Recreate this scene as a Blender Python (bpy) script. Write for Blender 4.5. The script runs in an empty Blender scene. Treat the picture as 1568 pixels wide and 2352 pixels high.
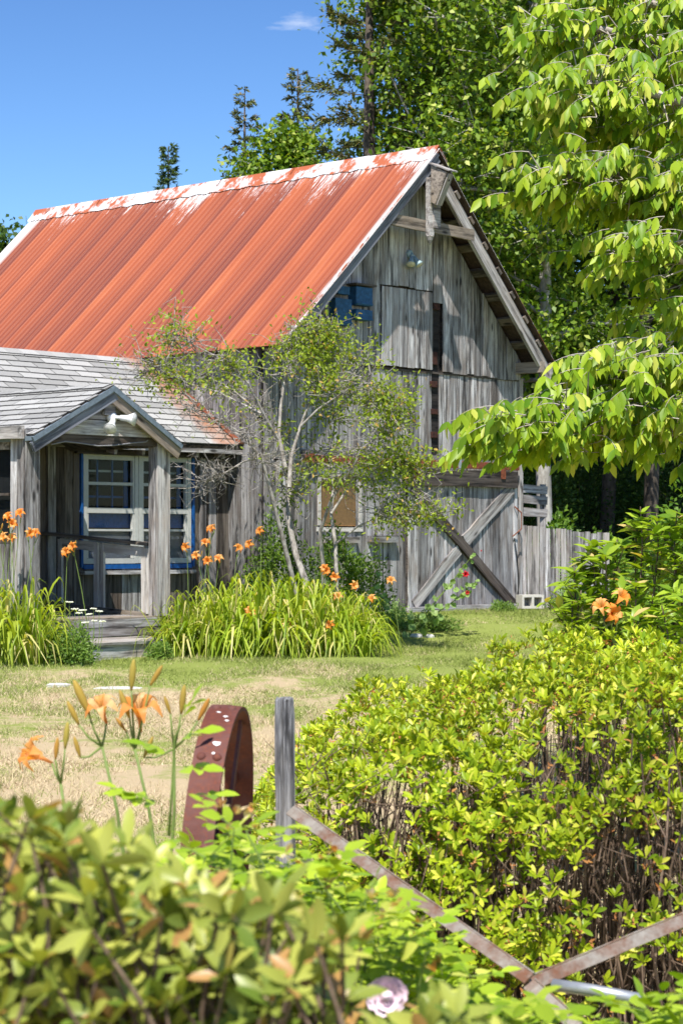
import bpy, math, random
import numpy as np
from mathutils import Vector, Matrix
random.seed(7)
rng = np.random.default_rng(11)
S = bpy.context.scene
C = S.collection
RAD = math.radians

# ------------------------------------------------------------------ camera, world, sun, exposure
FPX, CX, HY, CH = 4926.0, 784.0, 1243.0, 1.5      # focal length in picture units (1568 x 2352), centre, horizon, eye height
cam_d = bpy.data.cameras.new('camera'); cam = bpy.data.objects.new('camera', cam_d); C.objects.link(cam)
cam.location = (0, 0, CH); cam.rotation_euler = (RAD(90), 0, 0)
cam_d.sensor_fit = 'VERTICAL'; cam_d.sensor_height = 36; cam_d.lens = FPX/2352*36
cam_d.shift_y = (HY-1176)/2352; cam_d.clip_end = 2000; cam_d.clip_start = .05
cam_d.dof.use_dof = True; cam_d.dof.focus_distance = 13; cam_d.dof.aperture_fstop = 10
S.camera = cam
S.render.resolution_x = 682; S.render.resolution_y = 1024
world = bpy.data.worlds.new('World'); S.world = world; world.use_nodes = True
LIGHT = Vector((.099, .996, -1.72)).normalized()
nt = world.node_tree; nt.nodes.clear()
def wn(t, **k):
    n = nt.nodes.new(t)
    for a, b in k.items(): setattr(n, a, b)
    return n
sky = wn('ShaderNodeTexSky', sky_type='NISHITA', sun_disc=False, sun_elevation=RAD(60), sun_rotation=RAD(180+5.7),
         air_density=1.0, dust_density=0.15, ozone_density=4.0, altitude=50)
bg = wn('ShaderNodeBackground'); bg.inputs['Strength'].default_value = .088
out = wn('ShaderNodeOutputWorld')
tc = wn('ShaderNodeTexCoord')
# one thin wisp of cloud low in the sky, mixed over the sky colour
mp = wn('ShaderNodeMapping'); mp.inputs['Scale'].default_value = (70, 22, 260)
nz = wn('ShaderNodeTexNoise'); nz.inputs['Scale'].default_value = 1.0; nz.inputs['Detail'].default_value = 6; nz.inputs['Roughness'].default_value = .6
nt.links.new(tc.outputs['Generated'], mp.inputs['Vector']); nt.links.new(mp.outputs['Vector'], nz.inputs['Vector'])
cdir = Vector(((678-CX)/FPX, 1, (HY-52)/FPX)).normalized()
sub = wn('ShaderNodeVectorMath', operation='SUBTRACT'); sub.inputs[1].default_value = cdir
nt.links.new(tc.outputs['Generated'], sub.inputs[0])
scl = wn('ShaderNodeVectorMath', operation='MULTIPLY'); scl.inputs[1].default_value = (1/.026, 0, 1/.007)
nt.links.new(sub.outputs[0], scl.inputs[0])
ln = wn('ShaderNodeVectorMath', operation='LENGTH'); nt.links.new(scl.outputs[0], ln.inputs[0])
mr = wn('ShaderNodeMapRange'); mr.inputs['From Min'].default_value = 1.1; mr.inputs['From Max'].default_value = .0
mr.inputs['To Min'].default_value = -.4; mr.inputs['To Max'].default_value = .28
nt.links.new(ln.outputs['Value'], mr.inputs['Value'])
ad = wn('ShaderNodeMath', operation='ADD'); nt.links.new(nz.outputs['Fac'], ad.inputs[0]); nt.links.new(mr.outputs[0], ad.inputs[1])
mr2 = wn('ShaderNodeMapRange'); mr2.inputs['From Min'].default_value = .45; mr2.inputs['From Max'].default_value = 1.0; mr2.inputs['To Max'].default_value = .55
nt.links.new(ad.outputs[0], mr2.inputs['Value'])
# only the forward hemisphere carries it
sx = wn('ShaderNodeSeparateXYZ'); nt.links.new(tc.outputs['Generated'], sx.inputs[0])
gt = wn('ShaderNodeMath', operation='GREATER_THAN'); gt.inputs[1].default_value = 0; nt.links.new(sx.outputs['Y'], gt.inputs[0])
mm = wn('ShaderNodeMath', operation='MULTIPLY'); nt.links.new(mr2.outputs[0], mm.inputs[0]); nt.links.new(gt.outputs[0], mm.inputs[1])
mx = wn('ShaderNodeMix', data_type='RGBA'); nt.links.new(mm.outputs[0], mx.inputs['Factor'])
gm = wn('ShaderNodeGamma'); gm.inputs['Gamma'].default_value = 1.6; nt.links.new(sky.outputs[0], gm.inputs['Color'])
gs = wn('ShaderNodeVectorMath', operation='SCALE'); gs.inputs['Scale'].default_value = .42; nt.links.new(gm.outputs[0], gs.inputs[0])
nt.links.new(gs.outputs[0], mx.inputs[6]); mx.inputs[7].default_value = (8.5, 8.8, 9.3, 1)
nt.links.new(mx.outputs[2], bg.inputs['Color']); nt.links.new(bg.outputs[0], out.inputs['Surface'])
sun_d = bpy.data.lights.new('sun', 'SUN'); sun_d.energy = 5.0; sun_d.angle = RAD(.55); sun_d.color = (1, .95, .87)
sun = bpy.data.objects.new('sun', sun_d); C.objects.link(sun); sun.rotation_euler = LIGHT.to_track_quat('-Z', 'Y').to_euler()
sun.location = (0, 0, 30)
S.view_settings.view_transform = 'Standard'; S.view_settings.look = 'None'; S.view_settings.gamma = 1
S.view_settings.use_curve_mapping = False; S.view_settings.exposure = .62

# ------------------------------------------------------------------ geometry of the place
_a = RAD(42.5)
G = Vector((math.sin(_a), math.cos(_a), 0)); R = Vector((-math.cos(_a), math.sin(_a), 0)); Z = Vector((0, 0, 1))
O = Vector((-1.10973, 30.0528, 0))
def L(u, v, z): return O + G*u + R*v + Z*z
def PD(x, y, D): return Vector(((x-CX)/FPX*D, D, CH+(HY-y)/FPX*D))
def PV(x, y, v):
    k = (x-CX)/FPX; ox = O.x+v*R.x; oy = O.y+v*R.y
    u = (k*oy-ox)/(G.x-k*G.y); return u, CH+(HY-y)/FPX*(oy+u*G.y)
def PU(x, y, u):
    k = (x-CX)/FPX; ox = O.x+u*G.x; oy = O.y+u*G.y
    v = (k*oy-ox)/(R.x-k*R.y); return v, CH+(HY-y)/FPX*(oy+v*R.y)
def sstep(a, b, x):
    t = np.clip((x-a)/(b-a), 0, 1); return t*t*(3-2*t)
def gz(X, Y): return .10*sstep(19, 25, Y) + .33*sstep(26.8, 31.5, Y) + .35*sstep(34, 60, Y)
BARN_M = Matrix(((G.x, R.x, 0, O.x), (G.y, R.y, 0, O.y), (0, 0, 1, 0), (0, 0, 0, 1)))

# ------------------------------------------------------------------ materials
def new_mat(name):
    m = bpy.data.materials.new(name); m.use_nodes = True; n = m.node_tree; n.nodes.clear()
    return m, n
class NB:
    def __init__(s, n): s.n = n
    def __call__(s, t, ins=None, **k):
        o = s.n.nodes.new(t)
        for a, b in k.items(): setattr(o, a, b)
        for a, b in (ins or {}).items():
            if hasattr(b, 'is_linked') or isinstance(b, bpy.types.NodeSocket): s.n.links.new(b, o.inputs[a])
            else: o.inputs[a].default_value = b
        return o
    def math(s, op, a, b=0.0, clamp=False):
        o = s('ShaderNodeMath', {0: a, 1: b}, operation=op); o.use_clamp = clamp; return o.outputs[0]
    def mix(s, f, a, b, blend='MIX'):
        o = s('ShaderNodeMix', {0: f, 6: a, 7: b}, data_type='RGBA', blend_type=blend); return o.outputs[2]
    def noise(s, vec, scale, detail=4, rough=.55, out='Fac', dist=0):
        return s('ShaderNodeTexNoise', {'Vector': vec, 'Scale': scale, 'Detail': detail, 'Roughness': rough, 'Distortion': dist}).outputs[out]
    def ramp(s, f, a, b, lo=0., hi=1.):
        return s('ShaderNodeMapRange', {'Value': f, 'From Min': a, 'From Max': b, 'To Min': lo, 'To Max': hi}).outputs[0]
    def map(s, vec, scale=(1, 1, 1), loc=None):
        ins = {'Vector': vec, 'Scale': scale}
        if loc is not None: ins['Location'] = loc
        return s('ShaderNodeMapping', ins).outputs[0]
def c4(c): return (c[0], c[1], c[2], 1)
def objcoord(b):
    tc = b('ShaderNodeTexCoord').outputs['Object']; rnd = b('ShaderNodeObjectInfo').outputs['Random']
    off = b('ShaderNodeCombineXYZ', {0: b.math('MULTIPLY', rnd, 37.), 1: b.math('MULTIPLY', rnd, 53.), 2: b.math('MULTIPLY', rnd, 19.)}).outputs[0]
    return b('ShaderNodeVectorMath', {0: tc, 1: off}, operation='ADD').outputs[0], rnd
def finish(b, m, col, rough, bump=None, bs=.3, bd=.01, metal=0, spec=.4):
    ins = {'Base Color': col, 'Roughness': rough, 'Metallic': metal, 'Specular IOR Level': spec}
    if bump is not None:
        ins['Normal'] = b('ShaderNodeBump', {'Height': bump, 'Strength': bs, 'Distance': bd}).outputs[0]
    p = b('ShaderNodeBsdfPrincipled', ins)
    o = b('ShaderNodeOutputMaterial', {'Surface': p.outputs[0]}); return m
def wood(name, light, dark, var=.35, warm=(.30, .24, .18), contrast=1.5, knot=True, fs=1.0):
    m, n = new_mat(name); b = NB(n); v, rnd = objcoord(b)
    g1 = b.noise(b.map(v, (1.3*fs, 48*fs, 48*fs)), 1, 6, .7, dist=.5)
    g2 = b.noise(b.map(v, (1.1*fs, 13*fs, 13*fs)), 1, 5, .65, dist=.9)
    g3 = b.noise(b.map(v, (2.0, 4.5, 4.5)), 1, 4, .6)
    f = b.ramp(b.math('ADD', b.math('MULTIPLY', g1, .5), b.math('MULTIPLY', g2, .5)), .5-.14/contrast, .5+.14/contrast)
    col = b.mix(f, c4(dark), c4(light))
    col = b.mix(b.ramp(g3, .45, .68, 0, .65), col, c4(warm))
    st = b.noise(b.map(v, (.8*fs, 9*fs, 9*fs)), 1, 5, .7)
    col = b.mix(b.ramp(st, .51, .63, 0, .85), col, c4([x*.32 for x in dark]))
    if knot:
        vo = b('ShaderNodeTexVoronoi', {'Vector': b.map(v, (1.9, 6.5, 6.5)), 'Scale': 1.0, 'Randomness': 1.0}).outputs['Distance']
        col = b.mix(b.ramp(vo, .08, .19, .95, 0), col, c4([x*.25 for x in dark]))
    val = b.ramp(rnd, 0, 1, 1-var, 1+var*.6)
    col = b.mix(1.0, col, b('ShaderNodeCombineColor', {0: val, 1: val, 2: val}).outputs[0], 'MULTIPLY')
    # nail specks
    return finish(b, m, col, .85, b.math('ADD', g1, b.math('MULTIPLY', g2, .6)), .7, .006, spec=.25)
W_GREY = wood('weathered_grey_boards', (.60, .59, .59), (.13, .12, .12), .5, (.24, .19, .155))
W_DARK = wood('dark_weathered_wood', (.15, .125, .11), (.03, .025, .022), .25, (.10, .07, .05))
W_SLOT = wood('slot_shade_wood', (.04, .034, .032), (.012, .01, .01), .1, (.03, .018, .014))  # near-black colour stands in for the shade inside the slot
W_MID = wood('brown_grey_wood', (.24, .21, .18), (.09, .075, .065), .2, (.18, .13, .09))
W_PALE = wood('pale_weathered_wood', (.56, .54, .52), (.20, .18, .17), .15, (.36, .30, .25))
W_TAN = wood('tan_weathered_wood', (.40, .34, .28), (.17, .14, .115), .2, (.30, .23, .16))
W_WHITE = wood('worn_white_paint', (.80, .79, .76), (.46, .43, .40), .1, (.40, .33, .26), .8, False)
W_BLUEG = wood('blue_grey_painted_board', (.27, .29, .33), (.11, .12, .15), .12, (.2, .2, .24), .9, False)
def plain(name, col, rough=.6, metal=0, nscale=20, amt=.25, spec=.4, bs=.2):
    m, n = new_mat(name); b = NB(n); v, rnd = objcoord(b)
    f = b.noise(v, nscale, 5, .6)
    c = b.mix(b.ramp(f, .3, .7), c4([x*(1-amt) for x in col]), c4([min(1, x*(1+amt)) for x in col]))
    return finish(b, m, c, rough, f, bs, .004, metal, spec)
M_TEAL = plain('faded_teal_trim', (.14, .18, .22), .7)
M_BLUE = plain('bright_blue_paint', (.006, .085, .30), .5)
M_NAVY = plain('box_blue_paint', (.02, .09, .20), .65, amt=.4)
M_FRAME = plain('window_frame_cream', (.52, .53, .50), .5, amt=.08)
M_LAMPW = plain('lamp_white', (.72, .73, .74), .35, amt=.06)
M_LAMPG = plain('lamp_grey_green', (.30, .42, .45), .4, amt=.1)
M_BLACK = plain('dark_interior', (.02, .019, .018), .9)
M_CONC = plain('concrete_block', (.60, .57, .51), .95, nscale=60, amt=.15, bs=.5)
M_STONE = plain('pale_stone', (.55, .53, .50), .9, nscale=30, amt=.25, bs=.5)
M_PAPER = plain('brown_paper', (.42, .20, .07), .8, amt=.2)
M_BLIND = plain('grey_blind', (.22, .22, .24), .8, amt=.1)
M_RAIL = plain('rusty_steel', (.20, .055, .022), .8, nscale=25, amt=.6)
M_HINGE = plain('dark_rust', (.045, .014, .009), .85, nscale=25, amt=.6)
M_PIPE = plain('galvanised_pipe', (.45, .47, .50), .45, .6, 30, .15)
M_DROP = plain('bird_lime', (.8, .8, .78), .8, amt=.05)
def mat_bar():
    m, n = new_mat('rusting_angle_iron'); b = NB(n); v, r = objcoord(b)
    f = b.noise(v, 9, 6, .7); h = b.noise(v, 60, 4, .6)
    c = b.mix(b.ramp(f, .42, .62), c4((.34, .31, .27)), c4((.20, .09, .05)))
    c = b.mix(b.ramp(h, .35, .7, 0, .5), c, c4((.13, .085, .06)))
    return finish(b, m, c, .6, h, .4, .002, .25)
M_BAR = mat_bar()
def mat_wheel():
    m, n = new_mat('maroon_rusted_iron'); b = NB(n); v, r = objcoord(b)
    f = b.noise(v, 6, 6, .65); h = b.noise(v, 90, 5, .7)
    c = b.mix(b.ramp(f, .4, .65), c4((.12, .036, .024)), c4((.145, .068, .06)))
    c = b.mix(b.ramp(h, .5, .72, 0, .8), c, c4((.22, .062, .028)))
    return finish(b, m, c, .75, h, .5, .003, .1, .3)
M_WHEEL = mat_wheel()
def mat_glass():
    m, n = new_mat('window_glass'); b = NB(n)
    gl = b('ShaderNodeBsdfGlossy', {'Color': (1, 1, 1, 1), 'Roughness': .02}); tr = b('ShaderNodeBsdfTransparent', {'Color': (.85, .88, .9, 1)})
    fr = b.math('POWER', b('ShaderNodeLayerWeight', {'Blend': .5}).outputs['Facing'], 4.0)
    k = b('ShaderNodeMixShader', {0: b.math('ADD', b.math('MULTIPLY', fr, .5), .009), 1: tr.outputs[0], 2: gl.outputs[0]})
    b('ShaderNodeOutputMaterial', {'Surface': k.outputs[0]}); return m
M_GLASS = mat_glass()
def mat_roof():
    # local X runs across the sheet, local Y up the slope (0 at the eave, 4.6 at the ridge)
    m, n = new_mat('rusted_roof_sheet'); b = NB(n)
    tco = b('ShaderNodeTexCoord').outputs['Object']
    sp = b('ShaderNodeSeparateXYZ', {0: tco}); x, y = sp.outputs[0], sp.outputs[1]
    geo = b('ShaderNodeNewGeometry').outputs['Position']
    along = b('ShaderNodeVectorMath', {0: geo, 1: tuple(R)}, operation='DOT_PRODUCT').outputs['Value']   # metres along the ridge
    rnd = b('ShaderNodeObjectInfo').outputs['Random']
    u1 = b('ShaderNodeCombineXYZ', {0: b.math('MULTIPLY', along, 1.0), 1: b.math('MULTIPLY', y, .10), 2: 0.0}).outputs[0]
    band = b.noise(u1, 2.6, 3, .6)
    u2 = b('ShaderNodeCombineXYZ', {0: along, 1: b.math('MULTIPLY', y, .035), 2: 3.0}).outputs[0]
    fine = b.noise(u2, 26, 4, .65)
    saw = b.math('DIVIDE', x, .664)          # gentle change across every sheet
    t = b.math('ADD', b.math('MULTIPLY', b.math('POWER', b.math('MAXIMUM', saw, 0), 1.3), .30), b.math('MULTIPLY', band, .5))
    t = b.math('ADD', t, b.math('MULTIPLY', fine, .22))
    t = b.math('ADD', t, b.math('MULTIPLY', rnd, .26))
    col = b.mix(b.ramp(t, .45, .80), c4((.34, .083, .032)), c4((.17, .042, .026)))
    col = b.mix(b.ramp(t, .46, .25, 0, 1), col, c4((.49, .16, .064)))
    # rib lines: crest catches orange-pale
    fr = b.math('FRACT', b.math('DIVIDE', b.math('ADD', x, .03), .1328))
    line = b.ramp(b.math('ABSOLUTE', b.math('SUBTRACT', fr, .22)), .0, .09, .5, 0)
    col = b.mix(line, col, c4((.60, .22, .10)))
    grit = b.noise(geo, 30, 5, .75)
    col = b.mix(b.ramp(grit, .45, .75, 0, .35), col, c4((.25, .06, .03)))
    # bare galvanised metal: streaks running down from the ridge
    u3 = b('ShaderNodeCombineXYZ', {0: along, 1: b.math('MULTIPLY', y, .05), 2: 9.0}).outputs[0]
    s1 = b.noise(u3, 30, 5, .8); s2 = b.noise(u3, 1.3, 2, .5)
    hgt = b.ramp(y, 2.7, 4.5, -.20, .20)
    k = b.math('ADD', b.math('ADD', s1, b.math('MULTIPLY', b.math('SUBTRACT', s2, .5), .6)), hgt)
    edge = b.ramp(b.math('ABSOLUTE', b.math('SUBTRACT', along, b.math('ADD', 0, 0))), 0, 1, 0, 0)
    white = b.ramp(k, .655, .73)
    # a few long pale runs down to the eave
    u4 = b('ShaderNodeCombineXYZ', {0: along, 1: b.math('MULTIPLY', y, .25), 2: 21.0}).outputs[0]
    long_ = b.ramp(b.noise(u4, 22, 4, .8), .74, .79, 0, .7)
    white = b.math('MAXIMUM', white, long_)
    # the outermost ends of the roof keep their zinc
    e0 = float(R.dot(L(0, -.6, 0))); e1 = float(R.dot(L(0, 8.7, 0)))
    en = b.math('MAXIMUM', b.ramp(along, e0+.10, e0+.04, 0, .9), b.ramp(along, e1-.35, e1-.2, 0, .9))
    en = b.math('MULTIPLY', en, b.ramp(b.math('ADD', s1, b.ramp(y, 0, 4.6, -.12, .2)), .40, .5))
    white = b.math('MAXIMUM', white, en)
    col = b.mix(white, col, c4((.72, .70, .68)))
    rough = b.ramp(white, 0, 1, .62, .42)
    return finish(b, m, col, rough, grit, .25, .003, 0, .35)
M_ROOF = mat_roof()
M_UNDER_SHEET = plain('sheet_underside', (.07, .045, .035), .8, amt=.4)
M_BUTT = plain('shingle_edge_shade', (.10, .095, .09), .95)  # dark edge colour stands in for the shade lines along the butts
def mat_cap():
    m, n = new_mat('ridge_cap_zinc'); b = NB(n)
    geo = b('ShaderNodeNewGeometry').outputs['Position']
    f = b.noise(geo, 2.2, 3, .6); h = b.noise(b.map(geo, (9, 9, 2.5)), 1, 5, .7)
    k = b.math('ADD', b.math('MULTIPLY', f, .6), b.math('MULTIPLY', h, .5))
    c = b.mix(b.ramp(k, .52, .61), c4((.66, .66, .67)), c4((.40, .11, .045)))
    return finish(b, m, c, .5, h, .2, .003)
M_CAP = mat_cap()
def mat_shingle():
    m, n = new_mat('pale_shingle'); b = NB(n); v, rnd = objcoord(b)
    geo = b('ShaderNodeNewGeometry').outputs['Position']
    f = b.noise(v, 70, 5, .7); s = b.noise(b.map(v, (2, 14, 2)), 1, 4, .6)
    c = b.mix(b.ramp(f, .3, .7), c4((.26, .26, .25)), c4((.43, .43, .42)))
    c = b.mix(b.ramp(s, .5, .8, 0, .5), c, c4((.31, .30, .27)))
    val = b.ramp(rnd, 0, 1, .72, 1.15)
    c = b.mix(1.0, c, b('ShaderNodeCombineColor', {0: val, 1: val, 2: val}).outputs[0], 'MULTIPLY')
    # rust washed down beside the barn wall
    uu = b.math('SUBTRACT', b('ShaderNodeVectorMath', {0: geo, 1: tuple(G)}, operation='DOT_PRODUCT').outputs['Value'], float(G.dot(O)))
    st = b.noise(b.map(geo, (5, 5, 2)), 1, 5, .6)
    k = b.math('ADD', b.ramp(uu, -1.0, -.35, -.5, .35), st)
    k2 = b.math('SUBTRACT', k, b.ramp(uu, -.12, .0, 0, .35))
    c = b.mix(b.ramp(k2, .45, 1.0, 0, .9), c, c4((.33, .13, .055)))
    return finish(b, m, c, .9, f, .5, .004)
M_SHING = mat_shingle()
def leafmat(name, ca, cb, cc=None, pc=.12, trans=.35, rough=.45, spec=.22):
    m, n = new_mat(name); b = NB(n)
    isl = b('ShaderNodeNewGeometry').outputs['Random Per Island']; rnd = b('ShaderNodeObjectInfo').outputs['Random']
    r = b.math('FRACT', b.math('ADD', isl, rnd))
    col = b.mix(r, c4(ca), c4(cb))
    if cc is not None:
        r2 = b.math('FRACT', b.math('MULTIPLY', r, 17.13))
        col = b.mix(b.ramp(r2, 1-pc, 1-pc+.02), col, c4(cc))
    pos = b('ShaderNodeNewGeometry').outputs['Position']
    big = b.noise(pos, 1.1, 2, .5)
    val = b.ramp(big, .3, .7, .8, 1.15)
    col = b.mix(1.0, col, b('ShaderNodeCombineColor', {0: val, 1: val, 2: val}).outputs[0], 'MULTIPLY')
    p = b('ShaderNodeBsdfPrincipled', {'Base Color': col, 'Roughness': rough, 'Specular IOR Level': spec})
    tcol = b.mix(1.0, col, (1.5, 1.5, .3, 1), 'MULTIPLY')
    t = b('ShaderNodeBsdfTranslucent', {'Color': tcol})
    k = b('ShaderNodeMixShader', {0: trans, 1: p.outputs[0], 2: t.outputs[0]})
    b('ShaderNodeOutputMaterial', {'Surface': k.outputs[0]}); return m
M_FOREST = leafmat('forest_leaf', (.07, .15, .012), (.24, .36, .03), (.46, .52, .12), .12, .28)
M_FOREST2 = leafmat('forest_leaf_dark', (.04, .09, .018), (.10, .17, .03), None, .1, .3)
M_UNDER = leafmat('understory_leaf', (.07, .16, .02), (.19, .31, .04), None, .1, .35)
M_SPRUCE = leafmat('spruce_needles', (.07, .10, .035), (.18, .20, .06), (.28, .21, .10), .18, .1, .6)
M_ASH = leafmat('broad_hanging_leaf', (.085, .19, .010), (.31, .42, .022), (.46, .50, .08), .14, .28, .42)
M_SERV = leafmat('small_yellow_green_leaf', (.13, .20, .02), (.34, .42, .04), (.52, .34, .10), .07, .35)
M_AZ = leafmat('azalea_leaf', (.15, .25, .012), (.45, .53, .024), (.60, .60, .08), .15, .25, .36)
M_AZOLD = leafmat('dry_brown_leaf', (.34, .13, .04), (.50, .25, .08), None, .1, .2, .6)
M_RHO = leafmat('leathery_olive_leaf', (.13, .20, .028), (.47, .49, .10), (.46, .26, .09), .09, .2, .36, .35)
M_ROSE = leafmat('rose_leaf', (.20, .33, .02), (.44, .56, .05), (.58, .62, .12), .1, .28, .35)
M_LILYL = leafmat('daylily_blade', (.19, .30, .018), (.44, .51, .06), (.62, .56, .22), .15, .35, .4)
M_SHRUB = leafmat('shrub_leaf', (.12, .22, .02), (.34, .46, .04), (.58, .44, .18), .07, .30, .32)
M_GREEN = leafmat('dark_shrub_leaf', (.08, .16, .02), (.20, .30, .045), None, .1, .35)
M_WEED = leafmat('weed_leaf', (.09, .18, .03), (.20, .30, .05), None, .1, .3)
M_HOLLY = leafmat('hollyhock_leaf', (.22, .36, .10), (.33, .46, .15), None, .1, .35)
M_ORANGE = leafmat('orange_petal', (.80, .25, .035), (.86, .36, .08), (.85, .45, .16), .3, .35)
M_PEACH = leafmat('peach_orange_petal', (.84, .30, .06), (.88, .42, .14), (.90, .55, .28), .3, .38)
M_BUD = leafmat('orange_bud', (.55, .26, .05), (.50, .40, .08), None, .1, .25)
M_RED = leafmat('red_petal', (.45, .008, .015), (.55, .015, .03), None, .1, .2)
M_PINK = leafmat('pink_petal', (.86, .66, .74), (.92, .80, .86), None, .1, .3)
M_CREAM = leafmat('withered_petal', (.62, .47, .28), (.72, .60, .42), (.55, .28, .12), .25, .3)
M_YARROW = leafmat('white_flower_head', (.75, .76, .68), (.82, .82, .76), None, .1, .2)
M_STEM = plain('green_stem', (.16, .23, .05), .6, amt=.2)
def bark(name, a, c, s=8):
    m, n = new_mat(name); b = NB(n)
    geo = b('ShaderNodeNewGeometry').outputs['Position']
    f = b.noise(b.map(geo, (s, s, s*.5)), 1, 5, .7)
    col = b.mix(b.ramp(f, .38, .62), c4(a), c4(c))
    return finish(b, m, col, .9, f, .5, .01)
BK_BIRCH = bark('pale_birch_bark', (.22, .20, .17), (.52, .50, .45), 5)
BK_DARK = bark('dark_bark', (.05, .04, .03), (.13, .105, .08), 9)
BK_SERV = bark('grey_bark', (.17, .15, .13), (.44, .41, .37), 18)
BK_TWIG = bark('brown_twig', (.07, .042, .028), (.24, .17, .12), 30)
BK_PALE = bark('pale_twig', (.30, .26, .22), (.50, .46, .41), 20)
def mat_ground(blade):
    m, n = new_mat('grass_blade' if blade else 'lawn'); b = NB(n)
    geo = b('ShaderNodeNewGeometry').outputs['Position']
    f1 = b.noise(b.map(geo, (1, .42, 0)), .85, 4, .6); f2 = b.noise(b.map(geo, (1, .6, 0)), 6, 4, .7); f3 = b.noise(geo, 45, 4, .7)
    sp = b('ShaderNodeSeparateXYZ', {0: geo})
    # greener towards the house, drier mid lawn
    gr = b.ramp(sp.outputs[1], 20.0, 24.5, -.068, .13)
    k = b.math('ADD', b.math('ADD', b.math('MULTIPLY', f1, .75), b.math('MULTIPLY', f2, .42)), gr)
    if blade:
        isl = b('ShaderNodeNewGeometry').outputs['Random Per Island']
        k = b.math('ADD', k, b.ramp(isl, 0, 1, -.16, .16))
    green = b.mix(f3, c4((.15, .20, .035)), c4((.30, .34, .09))); straw = b.mix(f3, c4((.46, .37, .22)), c4((.72, .58, .38))) if blade else b.mix(f3, c4((.34, .27, .16)), c4((.56, .44, .28)))
    c = b.mix(b.ramp(k, .50, .62), straw, green)
    if not blade:
        c = b.mix(b.ramp(f3, .55, .8, 0, .4), c, c4((.22, .15, .08)))
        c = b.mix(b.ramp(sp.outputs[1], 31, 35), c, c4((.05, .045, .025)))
    return finish(b, m, c, .9, None if blade else f3, .6, .02, spec=.15)
M_LAWN = mat_ground(False); M_BLADE = mat_ground(True)

# ------------------------------------------------------------------ object helpers
WM = {}
def empty(name, loc, label, cat, group=None, M=None):
    o = bpy.data.objects.new(name, None); C.objects.link(o)
    m = M if M is not None else Matrix.Translation(Vector(loc))
    o.matrix_basis = m; WM[o.name] = m; o.empty_display_size = .1
    tag(o, label, cat, group); return o
def tag(o, label=None, cat=None, group=None, kind=None):
    if label: o['label'] = label
    if cat: o['category'] = cat
    if group: o['group'] = group
    if kind: o['kind'] = kind
    return o
def put(name, mesh, mat, parent=None, M=None, smooth=False):
    o = bpy.data.objects.new(name, mesh); C.objects.link(o)
    if mat is not None and not mesh.materials: mesh.materials.append(mat)
    M = M or Matrix.Identity(4)
    if parent is not None:
        o.parent = parent; o.matrix_basis = WM[parent.name].inverted() @ M
    else: o.matrix_basis = M
    WM[o.name] = M
    if smooth and mesh.polygons:
        mesh.polygons.foreach_set('use_smooth', [True]*len(mesh.polygons))
    return o
def mesh_from(verts, faces, name='mesh'):
    me = bpy.data.meshes.new(name); me.from_pydata([tuple(v) for v in verts], [], faces); me.update(); return me
def frame(origin, xd, nd):
    x = Vector(xd).normalized(); z = Vector(nd); z = (z - x*z.dot(x)).normalized(); y = z.cross(x)
    return Matrix(((x.x, y.x, z.x, origin[0]), (x.y, y.y, z.y, origin[1]), (x.z, y.z, z.z, origin[2]), (0, 0, 0, 1)))
def board(name, parent, p0, p1, w, th, nrm, mat, ends=(0, 0, 0, 0), jit=.003, seg=3):
    """plank from p0 to p1 (centre line of the back face); nrm = outward face normal; ends = length offsets at (start-,start+,end-,end+) edges"""
    p0, p1 = Vector(p0), Vector(p1); M = frame(p0, p1-p0, nrm); Ln = (p1-p0).length
    vs, fs = [], []
    for i in range(seg+1):
        t = i/seg; x0 = Ln*t; ja, jb = random.uniform(-jit, jit), random.uniform(-jit, jit)
        jz = random.uniform(-jit, jit)*.5
        xa = x0+(ends[0] if i == 0 else ends[2] if i == seg else 0); xb = x0+(ends[1] if i == 0 else ends[3] if i == seg else 0)
        vs += [(xa, -w/2+ja, 0), (xb, w/2+jb, 0), (xb, w/2+jb, th+jz), (xa, -w/2+ja, th+jz)]
    for i in range(seg):
        a = i*4; c = a+4
        for k in range(4): fs.append((a+k, c+k, c+(k+1) % 4, a+(k+1) % 4))
    fs.append((0, 1, 2, 3)); e = seg*4; fs.append((e+3, e+2, e+1, e))
    return put(name, mesh_from(vs, fs, name), mat, parent, M)
def box(name, parent, c, sx, sy, sz, mat, M=None, bev=0):
    """box centred at local c of frame M"""
    vs = [(c[0]+a*sx/2, c[1]+b_*sy/2, c[2]+d*sz/2) for a in (-1, 1) for b_ in (-1, 1) for d in (-1, 1)]
    fs = [(0, 1, 3, 2), (4, 6, 7, 5), (0, 4, 5, 1), (2, 3, 7, 6), (0, 2, 6, 4), (1, 5, 7, 3)]
    o = put(name, mesh_from(vs, fs, name), mat, parent, M)
    if bev:
        md = o.modifiers.new('b', 'BEVEL'); md.width = bev; md.segments = 2
    return o
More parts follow.
